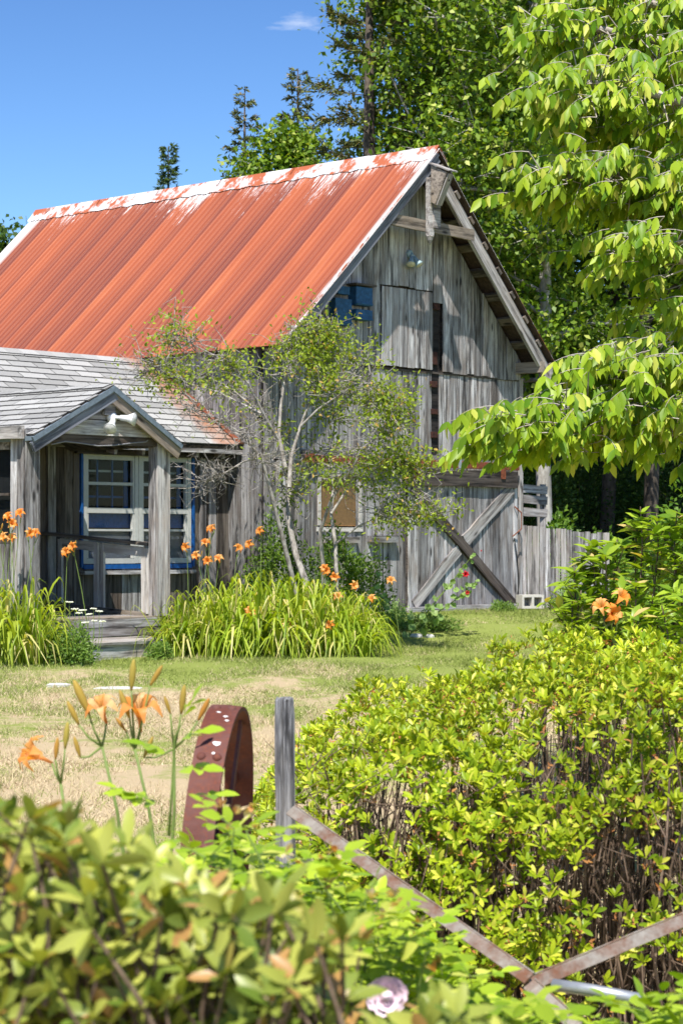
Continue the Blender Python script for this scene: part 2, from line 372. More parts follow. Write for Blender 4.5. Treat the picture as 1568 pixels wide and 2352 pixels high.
class MB:
    def __init__(s): s.v = []; s.f = []
    def add(s, vs, fs):
        k = len(s.v); s.v += [tuple(v) for v in vs]; s.f += [tuple(i+k for i in f) for f in fs]
    def box(s, c, d, M=None):
        vs = [Vector((c[0]+a*d[0]/2, c[1]+b_*d[1]/2, c[2]+e*d[2]/2)) for a in (-1, 1) for b_ in (-1, 1) for e in (-1, 1)]
        if M: vs = [M @ v for v in vs]
        s.add(vs, [(0, 1, 3, 2), (4, 6, 7, 5), (0, 4, 5, 1), (2, 3, 7, 6), (0, 2, 6, 4), (1, 5, 7, 3)])
    def tube(s, pts, rads, n=6, cap=True):
        pts = [Vector(p) for p in pts]; k = len(s.v); up = Vector((.31, .2, .93))
        for i, p in enumerate(pts):
            d = (pts[min(i+1, len(pts)-1)]-pts[max(i-1, 0)])
            d = d.normalized() if d.length > 1e-9 else Vector((0, 0, 1))
            a = d.cross(up)
            if a.length < .05: a = d.cross(Vector((1, 0, 0)))
            a.normalize(); b_ = d.cross(a)
            for j in range(n):
                t = 2*math.pi*j/n; s.v.append(tuple(p+(a*math.cos(t)+b_*math.sin(t))*rads[i]))
        for i in range(len(pts)-1):
            for j in range(n):
                s.f.append((k+i*n+j, k+i*n+(j+1) % n, k+(i+1)*n+(j+1) % n, k+(i+1)*n+j))
        if cap:
            s.f.append(tuple(k+j for j in range(n))[::-1]); e = k+(len(pts)-1)*n; s.f.append(tuple(e+j for j in range(n)))
    def lathe(s, prof, M, n=14):
        k = len(s.v)
        for (r_, z_) in prof:
            for j in range(n):
                t = 2*math.pi*j/n; s.v.append(tuple(M @ Vector((r_*math.cos(t), r_*math.sin(t), z_))))
        for i in range(len(prof)-1):
            for j in range(n): s.f.append((k+i*n+j, k+i*n+(j+1) % n, k+(i+1)*n+(j+1) % n, k+(i+1)*n+j))
    def build(s, name, mat, parent=None, smooth=False): return put(name, mesh_from(s.v, s.f, name), mat, parent, None, smooth)

# ---- leaves: templates have the base at the origin, +Y along the leaf, +Z the upper face
def leaf_tmpl(w, fold=.12, curl=-.1, pts=((.12, .55), (.42, 1.0), (.75, .62))):
    vs = [(0, 0, 0)]; rows = []
    for y, k in pts:
        z = curl*y*y; i = len(vs)
        vs += [(-w*k/2, y, z+fold*w*k), (0, y, z), (w*k/2, y, z+fold*w*k)]; rows.append(i)
    vs.append((0, 1, curl)); t = len(vs)-1; fs = [(0, rows[0]+1, rows[0]), (0, rows[0]+2, rows[0]+1)]
    for a, c in zip(rows, rows[1:]): fs += [(a, a+1, c+1, c), (a+1, a+2, c+2, c+1)]
    a = rows[-1]; fs += [(a, a+1, t), (a+1, a+2, t)]
    return np.array(vs, float), fs
def quad_leaf(w, curl=-.1):
    return np.array([(0, 0, 0), (-w/2, .5, .06), (0, 1, curl), (w/2, .5, .06)], float), [(0, 3, 2, 1)]
def blade_tmpl(w, rise, droop, n=6, roll=.35):
    """strap leaf: rises then arches over in +Y; local Z is up"""
    vs, fs = [], []
    for i in range(n+1):
        t = i/n; y = t**1.25*(1-rise)+.06*t; z = rise*math.sin(min(1, t*1.18)*math.pi*.5)*1.15 - droop*t**3.0
        k = (1-t**2.4)*.9+.03; vs += [(-w*k/2, y, z+w*roll*k*.4), (0, y, z), (w*k/2, y, z+w*roll*k*.4)]
    for i in range(n):
        a = i*3; fs += [(a, a+1, a+4, a+3), (a+1, a+2, a+5, a+4)]
    return np.array(vs, float), fs
def build_np(V, F, name):
    """V: (N,nv,3) ; F: template faces -> one joined mesh"""
    N, nv = V.shape[:2]; me = bpy.data.meshes.new(name)
    loops = np.concatenate([np.array(f) for f in F]); tot = np.array([len(f) for f in F])
    me.vertices.add(N*nv); me.vertices.foreach_set('co', V.reshape(-1).astype(np.float32))
    allv = (loops[None, :] + (np.arange(N)*nv)[:, None]).reshape(-1)
    totals = np.tile(tot, N); starts = np.concatenate([[0], np.cumsum(totals)[:-1]])
    me.loops.add(len(allv)); me.loops.foreach_set('vertex_index', allv.astype(np.int32))
    me.polygons.add(len(totals)); me.polygons.foreach_set('loop_start', starts.astype(np.int32)); me.polygons.foreach_set('loop_total', totals.astype(np.int32))
    me.update(calc_edges=True); me.validate(); return me
def frames(d, n):
    """leaf frames from directions d and rough normals n (N,3) -> (N,3,3) columns x,y,z"""
    d = d/np.linalg.norm(d, axis=1, keepdims=True); x = np.cross(d, n); x /= np.linalg.norm(x, axis=1, keepdims=True)+1e-9
    z = np.cross(x, d); return np.stack([x, d, z], axis=2)
def leaves(part, parent, mat, tmpls, P, Fm, size, nparts=0, stuffname='foliage', wscale=None):
    """scatter leaf templates; the nparts that show largest become parts of their own, the rest one 'stuff' part"""
    P = np.asarray(P, float); N = len(P); size = np.asarray(size, float)*np.ones(N)
    idx = rng.integers(0, len(tmpls), N)
    if nparts:
        px = P[:, 0]/np.maximum(P[:, 1], .1)*FPX+CX; py = HY-(P[:, 2]-CH)/np.maximum(P[:, 1], .1)*FPX
        vis = (px > 0) & (px < 1568) & (py > 0) & (py < 2352) & (P[:, 1] > .5)
        score = np.where(vis, size/np.maximum(P[:, 1], .1), -1); score = score*rng.uniform(.93, 1.0, N)
        order = np.argsort(-score)[:nparts]; own = np.zeros(N, bool); own[order] = True; own &= vis
        inv = WM[parent.name].inverted()
        ms = []
        for t in tmpls:
            me = mesh_from(t[0], t[1], part); me.materials.append(mat); me.polygons.foreach_set('use_smooth', [True]*len(me.polygons)); ms.append(me)
        for i in np.nonzero(own)[0]:
            f = Fm[i]*size[i]
            M = Matrix(((f[0, 0], f[0, 1], f[0, 2], P[i, 0]), (f[1, 0], f[1, 1], f[1, 2], P[i, 1]), (f[2, 0], f[2, 1], f[2, 2], P[i, 2]), (0, 0, 0, 1)))
            o = bpy.data.objects.new(part, ms[idx[i]]); C.objects.link(o); o.parent = parent; o.matrix_basis = inv @ M
    else: own = np.zeros(N, bool)
    res = []
    allV = []; allF = None
    for k, t in enumerate(tmpls):
        s = (~own) & (idx == k)
        if not s.any(): continue
        V = np.einsum('nij,vj->nvi', Fm[s]*size[s][:, None, None], t[0])+P[s][:, None, :]
        allV.append(V)
    if allV:
        V = np.concatenate(allV); me = build_np(V, tmpls[0][1], stuffname); me.materials.append(mat)
        me.polygons.foreach_set('use_smooth', [True]*len(me.polygons))
        o = bpy.data.objects.new(stuffname, me); C.objects.link(o)
        if parent is not None: o.parent = parent; o.matrix_basis = WM[parent.name].inverted()
        if nparts: o['kind'] = 'stuff'
        res.append(o)
    return res
def unit(n):
    v = rng.normal(size=(n, 3)); return v/np.linalg.norm(v, axis=1, keepdims=True)

# ================================================================== ground
def build_ground():
    xs = np.concatenate([[-400, -150, -60, -30], np.linspace(-14, 14, 57), [30, 60, 150, 400]])
    ys = np.concatenate([[-60, -10, 0], np.linspace(4, 36, 97), [40, 50, 60, 90, 200, 600, 1200]])
    vs = []
    for y in ys:
        for x in xs:
            n = .012*math.sin(x*3.1+y*1.3)+.012*math.sin(y*2.3-x*1.7) if 4 < y < 30 and abs(x) < 14 else 0
            vs.append((x, y, float(gz(x, y))+n))
    k = len(xs); fs = [(j*k+i, j*k+i+1, (j+1)*k+i+1, (j+1)*k+i) for j in range(len(ys)-1) for i in range(k-1)]
    g = put('ground', mesh_from(vs, fs, 'ground'), M_LAWN, None, None, True); g['kind'] = 'structure'
build_ground()
def build_grass():
    n = 430000
    Y = 10.5+(33.5-10.5)*rng.random(n)**.8; X = (rng.random(n)-.5)*2*.185*Y
    cl = np.sin(X*5+1.3*np.sin(Y*2.1))+np.sin(Y*3.7+X*2)
    keep = rng.random(n) < .62+.2*cl
    X, Y = X[keep], Y[keep]; n = len(X)
    h = rng.uniform(.025, .065, n)*(1+.35*np.sin(X*1.7+Y*.9)); w = rng.uniform(.003, .006, n)*(.5+Y/22)
    nt_ = 420; ty = 11+20*rng.random(nt_)**.9; tx = (rng.random(nt_)-.5)*.36*ty; kk = 46
    X = np.concatenate([X, np.repeat(tx, kk)+rng.normal(0, .05, nt_*kk)]); Y = np.concatenate([Y, np.repeat(ty, kk)+rng.normal(0, .06, nt_*kk)])
    h = np.concatenate([h, rng.uniform(.04, .11, nt_*kk)]); w = np.concatenate([w, rng.uniform(.004, .008, nt_*kk)]); n = len(X)
    d = unit(n); d[:, 2] = np.abs(d[:, 2])*1.0+.22
    F = frames(d, unit(n)); P = np.stack([X, Y, gz(X, Y)-.004], 1)
    tv = np.array([(-.5, 0, 0), (.5, 0, 0), (0, 1, 0)])
    S3 = np.stack([w, h, h], 1)
    V = np.einsum('nij,nvj->nvi', F, tv[None]*S3[:, None, :])+P[:, None, :]
    me = build_np(V, [(0, 1, 2)], 'grass'); me.materials.append(M_BLADE)
    o = bpy.data.objects.new('grass', me); C.objects.link(o); tag(o, 'short dry and green grass of the mown lawn', 'grass', kind='stuff')
build_grass()

# ================================================================== barn
AP_U, AP_Z = 3.13, 7.345; LE_U, LE_Z = -.2, 4.213; RE_U, RE_Z = 6.11, 4.225; VF, VB = -.6, 8.7
def roofz(u):
    return LE_Z+(u-LE_U)/(AP_U-LE_U)*(AP_Z-LE_Z) if u < AP_U else RE_Z+(RE_U-u)/(RE_U-AP_U)*(AP_Z-RE_Z)
WALLW = 5.86
barn = empty('barn', L(0, 0, .3), 'tall weathered grey board barn with a steep rusty orange metal roof', 'barn')
def gable_boards(z0f, z1f, u0, u1, v, mat, th=.022, skip=None, name='siding_board', parent=barn, wmin=.15, wmax=.25):
    u = u0
    while u < u1-.03:
        w = min(random.uniform(wmin, wmax), u1-u)
        if u1-(u+w) < .08: w = u1-u
        uc = u+w/2; z0 = z0f(uc)+random.uniform(-.012, .012)
        za, zb = z1f(u), z1f(u+w); zc = z1f(uc)
        if zc-z0 > .05 and not (skip and skip(uc)):
            dv = random.uniform(0, .012); mt_ = random.choice(mat) if isinstance(mat, list) else mat
            # board frame: X up, Z out (-R) => Y = Z x X = (-R) x Z
            yd = (-R).cross(Z); s = 1 if yd.dot(G) > 0 else -1
            e = (za-zc, zb-zc) if s > 0 else (zb-zc, za-zc)
            board(name, parent, L(uc, v-dv, z0), L(uc, v-dv, zc), w-random.choice((.006, .008, .014, .022)), th, -R, mt_, (0, 0, e[0], e[1]))
        u += w
under = lambda u: roofz(u)-.17
SEAM = 4.09
doorL, doorR, doorT, doorB = PV(868, 655, 0)[0], PV(985, 672, 0)[0], 5.30, SEAM+.02
SLU0, SLU1 = PV(987, 700, 0)[0], PV(1004, 700, 0)[0]
slotT = PV(995, 697, 0)[1]
def upper_bottom(u): return SEAM-.02*(1 if u > 5.1 else 0)
# upper gable boards: left of the loft door, above it, right of the slot
gable_boards(upper_bottom, under, .02, doorL-.012, -.03, W_GREY)
gable_boards(lambda u: doorT+.02, under, doorL-.012, SLU0, -.03, W_GREY)
gable_boards(lambda u: slotT if SLU0 < u < SLU1 else upper_bottom(u), under, SLU0, WALLW-.04, -.03, W_GREY)
ld = put('loft_door', mesh_from(*(lambda v: ([L(doorL, -.015, doorB), L(SLU0, -.015, doorB), L(SLU0, -.015, doorT), L(doorL, -.015, doorT)], [(0, 1, 2, 3)]))(0)), M_BLACK, barn)
gable_boards(lambda u: doorB, lambda u: doorT-.01, doorL+.008, SLU0-.006, -.034, W_GREY, parent=ld, name='board')
# lower boards, between loft seam and rail
RAILZ = 2.70
winU0, winU1 = PV(728, 1100, 0)[0], PV(822, 1100, 0)[0]; winZ0, winZ1 = PV(775, 1216, 0)[1], PV(775, 1085, 0)[1]
gable_boards(lambda u: RAILZ-.05, lambda u: SEAM-.005, .02, SLU0, 0, W_GREY, wmin=.14, wmax=.22)
gable_boards(lambda u: RAILZ-.05, lambda u: SEAM-.005, SLU1, WALLW, 0, W_GREY, wmin=.12, wmax=.2)
gable_boards(lambda u: .25 if not winU0 < u < winU1 else winZ1, lambda u: RAILZ-.06, .02, 3.2, 0, W_GREY)
gable_boards(lambda u: .25, lambda u: winZ0, winU0, winU1, 0, W_GREY)
gable_boards(lambda u: .25, lambda u: RAILZ-.06, 3.2, WALLW, .0, W_GREY)
# strip coloured dark as the shade of the open slot, with rusty hinges
box('hinge_slot', barn, ((SLU0+SLU1)/2, -.012, (slotT+RAILZ)/2), SLU1-SLU0, .02, slotT-RAILZ, W_SLOT, BARN_M)
for y0, y1, xx in ((697, 712, 996), (808, 838, 990), (876, 890, 990), (940, 952, 992), (992, 1006, 992)):
    u, z1 = PV(xx, y0, 0); _, z0 = PV(xx, y1, 0)
    box('hinge', barn, (u, -.045, (z0+z1)/2), .15, .03, z1-z0, M_HINGE, BARN_M, .005)
# backing so nothing shines through gaps
mb = MB(); mb.add([L(.02, .04, .2), L(WALLW-.02, .04, .2), L(WALLW-.02, .04, roofz(WALLW)-.2), L(AP_U, .04, AP_Z-.25), L(.02, .04, roofz(.02)-.25)], [(0, 1, 2, 3, 4)])
mb.add([L(.02, 8.4, .2), L(WALLW-.02, 8.4, .2), L(WALLW-.02, 8.4, roofz(WALLW)-.2), L(AP_U, 8.4, AP_Z-.25), L(.02, 8.4, roofz(.02)-.25)], [(0, 1, 2, 3, 4)])
mb.add([L(.03, .04, .2), L(.03, 8.4, .2), L(.03, 8.4, 4.2), L(.03, .04, 4.2)], [(0, 1, 2, 3)])
mb.add([L(WALLW-.03, .04, .2), L(WALLW-.03, 8.4, .2), L(WALLW-.03, 8.4, 4.2), L(WALLW-.03, .04, 4.2)], [(0, 1, 2, 3)])
mb.build('inner_wall', W_DARK, barn)
# side walls (left seen beside the annex)
def side_boards(u, nrm, v0, v1):
    v = v0
    while v < v1:
        w = random.uniform(.16, .24)
        board('siding_board', barn, L(u, v+w/2, .2), L(u, v+w/2, roofz(max(u, 0) if u < 3 else WALLW)-.12), w-.008, .022, nrm, W_GREY); v += w
side_boards(0, -G, 0.0, 3.2); side_boards(WALLW, G, 0.0, 8.4)
board('corner_board', barn, L(.06, -.025, .25), L(.06, -.025, 4.15), .13, .03, -R, W_GREY)
board('corner_board', barn, L(WALLW-.03, -.03, .4), L(WALLW-.03, -.03, SEAM), .09, .03, -R, W_PALE)
# roof sheets, each with its ribs
def roof_sheets(eu, ez, au, az, n, v0, v1, mirror=False):
    e0 = L(eu, v0, ez); sl = math.hypot(au-eu, az-ez); up = (L(au, v0, az)-e0).normalized(); w = (v1-v0)/n
    for i in range(n):
        o0 = L(eu, v0+i*w, ez)
        z_ = R.cross(up) if not mirror else -(R.cross(up))
        if z_.z < 0: z_ = -z_
        x_ = R if R.cross(up).dot(z_) > 0 else -R
        if x_.dot(R) < 0: o0 = L(eu, v0+(i+1)*w, ez)
        M = Matrix(((x_.x, up.x, z_.x, o0.x), (x_.y, up.y, z_.y, o0.y), (x_.z, up.z, z_.z, o0.z), (0, 0, 0, 1)))
        vs = []; prof = [(0, 0)]; m_ = 5; p = (w+.02)/m_
        for k in range(m_):
            prof += [(p*(k+.13), .0), (p*(k+.22), .010), (p*(k+.31), .0), (p*(k+.62), .0015)]
        prof += [(w+.02, .0)]
        ex = random.uniform(-.015, .02); ns = 5; ys = [-.04+ex]+[sl*j/ns for j in range(1, ns)]+[sl]
        for y in ys:
            sag = -.018*math.sin(math.pi*y/sl)+.004*random.uniform(-1, 1)
            for (a, h) in prof: vs.append((a, y, h+.006+sag))
        np_ = len(prof)
        top = [(j*np_+k, j*np_+k+1, (j+1)*np_+k+1, (j+1)*np_+k) for j in range(len(ys)-1) for k in range(np_-1)]
        nvt = len(vs); vs += [(a, y, h-.004) for a, y, h in vs]
        bot = [tuple(q+nvt for q in f[::-1]) for f in top]
        rim = [(k+1, k, k+nvt, k+1+nvt) for k in range(np_-1)]
        rim += [((j+1)*np_, j*np_, j*np_+nvt, (j+1)*np_+nvt) for j in range(len(ys)-1)]
        rim += [(j*np_+np_-1, (j+1)*np_+np_-1, (j+1)*np_+np_-1+nvt, j*np_+np_-1+nvt) for j in range(len(ys)-1)]
        me = mesh_from(vs, top+bot+rim); me.materials.append(M_ROOF); me.materials.append(M_UNDER_SHEET)
        for pi in range(len(top), len(top)+len(bot)): me.polygons[pi].material_index = 1
        put('roof_sheet', me, None, barn, M, False)
roof_sheets(LE_U, LE_Z, AP_U, AP_Z, 14, VF, VB); roof_sheets(RE_U, RE_Z, AP_U, AP_Z, 14, VF, VB, True)
# ridge cap in lapped lengths with a ragged lower edge
v = VF-.01
while v < VB:
    w = min(random.uniform(1.3, 1.9), VB+.02-v)
    vs, fs = [], []; n = 9; lenL = .28
    for i in range(n):
        vv = v+(w+.04)*i/(n-1); jag = .018*((i % 2)*2-1)+random.uniform(-.01, .01); lift = .026+(.006 if v > VF else 0)
        for (d, h, sgn) in ((lenL+jag, lift-.012, -1), (lenL*.5, lift, -1), (0, lift+.02, 0), (lenL*.5, lift, 1), (lenL+jag, lift-.012, 1)):
            su = (AP_U-LE_U)/math.hypot(AP_U-LE_U, AP_Z-LE_Z); cu = (AP_Z-LE_Z)/math.hypot(AP_U-LE_U, AP_Z-LE_Z)
            vs.append(L(AP_U+sgn*d*su-0, vv, AP_Z-d*cu+h*1.3))
    for i in range(n-1):
        for k in range(4): fs.append((i*5+k, i*5+k+1, (i+1)*5+k+1, (i+1)*5+k))
    put('ridge_cap', mesh_from(vs, fs), M_CAP, barn); v += w
# rake boards, drip edge, purlins
def slope_pt(side, t, v, off):
    a = Vector((LE_U, LE_Z)) if side < 0 else Vector((RE_U, RE_Z)); ap = Vector((AP_U, AP_Z)); d = (ap-a); n = Vector((d.y, -d.x)).normalized()
    if n.y > 0: n = -n
    p = a+d*t+n*off; return L(p.x, v, p.y)
def slope_n(side):
    a = Vector((LE_U, LE_Z)) if side < 0 else Vector((RE_U, RE_Z)); d = (Vector((AP_U, AP_Z))-a); n = Vector((d.y, -d.x)).normalized()
    if n.y < 0: n = -n
    return G*n.x+Z*n.y
for v0 in (VF+.012, 8.4):
    board('rake_board', barn, slope_pt(-1, -.03, v0+.05, .105), slope_pt(-1, .985, v0+.05, .105), .15, .035, -R, W_BLUEG, seg=5)
    board('rake_trim', barn, slope_pt(-1, -.02, v0+.014, .05), slope_pt(-1, .99, v0+.014, .05), .075, .02, -R, W_BLUEG, seg=5)
for k in range(2):
    board('drip_edge', barn, slope_pt(-1, -.01+k*.5, VF+.0, .006), slope_pt(-1, .495+k*.5, VF+.0, .006), .035, .012, -R, M_CAP, seg=4, jit=.004)
board('rake_rafter', barn, slope_pt(1, -.045, VF+.11, .20), slope_pt(1, .985, VF+.11, .20), .17, .06, -R, W_PALE, seg=6, jit=.005)
board('rake_board', barn, slope_pt(1, -.02, VF+.14, .115), slope_pt(1, .99, VF+.14, .115), .11, .05, -R, W_GREY, seg=6, jit=.004)
for t in np.linspace(.03, .93, 9):
    for side in (-1, 1):
        a = slope_pt(side, t, VF+(.03 if side > 0 else .12), .045); b_ = slope_pt(side, t, 8.5, .045)
        board('purlin', barn, a, b_, .13, .055, -slope_n(side), W_MID if side > 0 else W_DARK, seg=2)
for side in (-1, 1):
    for vv in (.9, 2.6, 4.3, 6, 7.7):
        board('rafter', barn, slope_pt(side, .0, vv, .16), slope_pt(side, .97, vv, .16), .12, .05, -R, W_DARK, seg=2)
# crossbeam, king post, lookouts and brackets
ua, za = PV(905, 506, -.5); ub, zb = PV(1078, 540, -.5)
board('collar_beam', barn, L(ua-.1, -.5, za), L(ub+.05, -.5, zb), .165, .05, -R, W_TAN, seg=4, jit=.006)
kx, kz0 = PV(989, 541, -.62); _, kz1 = PV(989, 408, -.62)
box('king_post', barn, (kx, -.60, (kz0+kz1)/2), .10, .085, kz1-kz0, W_PALE, BARN_M, .004)
mb = MB(); mb.lathe([(.052, 0), (.06, -.012), (.05, -.03), (.038, -.07), (.012, -.12), (0, -.14)], Matrix.Translation(L(kx, -.60, kz0)), 10); mb.build('finial', W_PALE, barn)
u1_, z1_ = PV(1002, 462, -.66); _, z2_ = PV(1002, 524, -.66)
box('mounting_board', barn, (u1_+.01, -.655, (z1_+z2_)/2+.1), .15, .024, z1_-z2_+.2, W_PALE, BARN_M)
for uu, zz in ((WALLW-.08, 4.255), (.1, 4.255)):
    board('lookout', barn, L(uu, 0, zz), L(uu, -.56, zz), .17, .10, -G, W_TAN, seg=2)
    s = 1 if uu > 3 else -1
    x0 = (RE_U if s > 0 else LE_U)-s*.16; top = roofz(x0)-.22
    vs2 = [(-.09, .12), (.07, .0), (.11, -.18), (.10, -.33), (.05, -.30), (.045, -.26), (.02, -.30), (.0, -.42), (-.025, -.30), (-.05, -.25), (-.09, -.26)]
    front = [L(x0+s*a-.0, -.63, top+b_) for a, b_ in vs2]; back = [L(x0+s*a, -.60, top+b_) for a, b_ in vs2]; k = len(vs2)
    put('bracket', mesh_from(front+back, [tuple(range(k)), tuple(range(k, 2*k))[::-1]]+[(i, (i+1) % k, k+(i+1) % k, k+i) for i in range(k)]), W_PALE, barn)
# seam trim, rail, sliding door
board('drip_board', barn, L(.0, -.012, SEAM-.02), L(WALLW, -.012, SEAM-.02), .03, .03, -R, W_DARK, seg=6)
board('header_board', barn, L(.75, -.024, RAILZ+.07), L(5.7, -.024, RAILZ+.07), .08, .03, -R, W_GREY, seg=6)
ru0 = PV(690, 1053, 0)[0]
rail = box('door_rail', barn, ((ru0+5.7)/2, -.10, RAILZ-.02), 5.7-ru0, .05, .11, M_RAIL, BARN_M, .006)
for uu in (ru0+.12, 1.9, 2.95, 4.2):
    box('rail_bracket', barn, (uu, -.11, RAILZ-.01), .07, .055, .135, M_RAIL if uu < 2.5 else M_PIPE, BARN_M)
dU0, dU1 = PV(935, 1100, -.1)[0], PV(1186, 1100, -.1)[0]; dZ0 = PV(1186, 1397, -.1)[1]-.0; dZ1 = PV(1050, 1116, -.1)[1]
HB0, HB1 = dZ1, PV(1050, 1090, -.1)[1]
sd = box('sliding_door', barn, ((dU0+dU1)/2, -.075, (dZ0+dZ1)/2), dU1-dU0-.02, .02, dZ1-dZ0, W_DARK, BARN_M)
gable_boards(lambda u: dZ0, lambda u: dZ1+.05, dU0, dU1, -.088, W_GREY, parent=sd, name='board')
board('header_beam', sd, L(dU0-.08, -.115, (HB0+HB1)/2+.03), L(dU1-.06, -.115, (HB0+HB1)/2+.03), HB1-HB0+.08, .06, -R, W_DARK, seg=5, jit=.006)
for xx, yy in ((958, 1086), (1156, 1086)):
    u, z = PV(xx, yy, -.19); box('hanger', sd, (u, -.185, z), .10, .02, .2, M_RAIL, BARN_M, .003)
def vboard(name, par, x0, y0, x1, y1, v, w, th, mat, seg=3, jit=.004):
    a, za = PV(x0, y0, v); c, zc = PV(x1, y1, v); return board(name, par, L(a, v, za), L(c, v, zc), w, th, -R, mat, seg=seg, jit=jit)
vboard('brace', sd, 1172, 1122, 1064, 1243, -.112, .20, .035, W_PALE, 6, .012)
vboard('brace', sd, 1050, 1262, 948, 1390, -.112, .17, .035, W_PALE, 4, .006)
vboard('brace', sd, 944, 1120, 1178, 1392, -.115, .15, .06, W_DARK, 4, .005)
ba, bz = PV(1012, 1405, -.14); bb, _ = PV(1186, 1405, -.14)
board('threshold_beam', barn, L(2.9, -.14, bz+.02), L(bb, -.14, bz+.02), .13, .10, -R, W_GREY, seg=4, jit=.006)
mb = MB()
mb.tube([L(*q) for q in ((*[PV(1184, 1163, -.16)[0]], -.13, PV(1184, 1163, -.16)[1]), (PV(1192, 1178, -.16)[0], -.2, PV(1192, 1178, -.16)[1]), (PV(1192, 1215, -.16)[0], -.2, PV(1192, 1215, -.16)[1]), (PV(1180, 1232, -.16)[0], -.13, PV(1180, 1232, -.16)[1]))], [.011]*4, 6)
mb.build('door_pull', M_RAIL, sd)
mb = MB(); mb.tube([L(PV(x, y, -.16)[0], -.155, PV(x, y, -.16)[1]) for x, y in ((1181, 1236), (1188, 1290), (1191, 1340), (1186, 1392))], [.01]*4, 6); mb.build('door_chain', M_BLACK, sd)
# window left of the door
wt = box('wall_window', barn, ((winU0+winU1)/2, .0, (winZ0+winZ1)/2), winU1-winU0-.1, .012, winZ1-winZ0-.1, M_PAPER, BARN_M)
cu, cz = (winU0+winU1)/2, (winZ0+winZ1)/2
for (du, dz_, sx_, sz_) in ((0, (winZ1-winZ0)/2, winU1-winU0+.1, .11), (0, -(winZ1-winZ0)/2, winU1-winU0+.1, .06), (-(winU1-winU0)/2, 0, .06, winZ1-winZ0-.115), ((winU1-winU0)/2, 0, .06, winZ1-winZ0-.115)):
    box('window_frame', wt, (cu+du, -.035, cz+dz_), sx_, .035, sz_, W_WHITE, BARN_M)
box('pane', wt, (cu, -.016, cz), winU1-winU0-.12, .004, winZ1-winZ0-.12, M_GLASS, BARN_M)
vboard('ledge', barn, 735, 1240, 815, 1240, -.02, .09, .10, W_PALE, 2); vboard('ledge', barn, 842, 1238, 904, 1238, -.02, .10, .10, W_GREY, 2)
# foundation logs
board('sill_beam', barn, L(0, -.03, .33), L(2.9, -.03, .33), .2, .08, -R, W_DARK)

# ------------------------------------------------------------------ things hung on the barn
def nest_box(x0, y0, x1, y1, label, depth=.16, roof=False, slot=True):
    u0, z1 = PV(x0, y0, -.12); u1, z0 = PV(x1, y1, -.12)
    cu, cz = (u0+u1)/2, (z0+z1)/2; t = empty('nest_box', L(cu, -.06, z0), label, 'box', 'blue nest boxes on the barn gable')
    box('body', t, (cu, -.055-depth/2, cz), u1-u0-.012, depth, z1-z0-.014, M_NAVY, BARN_M, .004)
    if slot: box('front_lip', t, (cu, -.062-depth, z0+(z1-z0)*.12), u1-u0-.02, .012, .025, M_NAVY, BARN_M)
    if roof: box('roof', t, (cu+.01, -.06-depth/2, z1+.025), u1-u0+.08, depth+.06, .03, W_DARK, BARN_M)
nest_box(806, 657, 845, 706, 'large blue nest box at upper right of the four, under a small dark roof', roof=True)
nest_box(806, 709, 845, 739, 'small blue nest box directly below the roofed one')
nest_box(762, 683, 801, 751, 'tall blue nest box at lower left, half behind the roof edge', depth=.13)
nest_box(772, 655, 800, 679, 'smallest dark blue nest box, top left of the four', depth=.1, slot=False)
def birdhouse():
    t = empty('birdhouse', L(kx, -.67, kz1-.35), 'weathered wooden birdhouse with slanting front hung at the gable peak', 'birdhouse')
    w = .15; uc = kx+.02
    prof = [(-.67, 7.06), (-.67, 6.52), (-.745, 6.47), (-.97, 6.92)]      # (v,z) side outline, top leans forward
    for s in (-1, 1):
        vs = [L(uc+s*w/2, v, z) for v, z in prof]+[L(uc+s*(w/2-.018), v, z) for v, z in prof]
        put('side_panel', mesh_from(vs, [(0, 1, 2, 3), (7, 6, 5, 4)]+[(i, (i+1) % 4, 4+(i+1) % 4, 4+i) for i in range(4)]), W_TAN, t)
    a, c = Vector(L(uc, -.752, 6.47)), Vector(L(uc, -.975, 6.91)); nn = (-R*.45-Z*.22).normalized()
    f = board('front_panel', t, a, c, w-.04, .02, nn, W_PALE)
    mb = MB(); p = a.lerp(c, .8)+nn*.021; mb.lathe([(.0, 0.001), (.018, .001), (.018, 0)], frame(p, c-a, nn), 12); mb.build('entrance_hole', M_BLACK, f)
    board('roof', t, L(uc, -.64, 7.085), L(uc, -1.03, 6.93), w+.05, .02, Z, W_PALE)
    vs = [L(uc+s*w/2*.85, v, z) for s in (-1, 1) for v, z in ((-.68, 6.53), (-.745, 6.48))]; put('floor', mesh_from(vs, [(0, 1, 3, 2)]), W_DARK, t)
birdhouse()
def floodlight(loc, nrm, label, mat, heads, s=1.0, bulb=None):
    t = empty('floodlight', loc, label, 'lamp'); nrm = Vector(nrm)
    mb = MB(); mb.lathe([(0, .05*s), (.04*s, .05*s), (.06*s, .03*s), (.065*s, 0), (.0, 0)], frame(loc, Vector(nrm).cross(Z), nrm), 16); mb.build('base', mat, t, True)
    for d in heads:
        d = Vector(d).normalized(); p0 = Vector(loc)+nrm*.05*s; p1 = p0+d*.07*s
        mb = MB(); M = frame(p1, d.cross(Vector((.3, .1, .9))), d)
        mb.tube([p0, p1], [.018*s, .022*s], 8)
        mb.lathe([(0, -.01*s), (.03*s, 0), (.034*s, .07*s), (.055*s, .12*s), (.07*s, .155*s), (.066*s, .155*s)], M, 16); h = mb.build('lamp_head', mat, t, True)
        mb = MB(); mb.lathe([(.066*s, .15*s), (.05*s, .165*s), (0, .17*s)], M, 16); mb.build('lens', bulb or M_LAMPW, h, True)
u, z = PV(941, 583, -.08); floodlight(L(u, -.06, z), -R, 'twin grey-green floodlight on the upper barn gable wall', M_LAMPG, [(-.05, -.55, -.75), (.55, -.25, -.8)], 1.0, plain('glass_lens', (.55, .52, .42), .15))

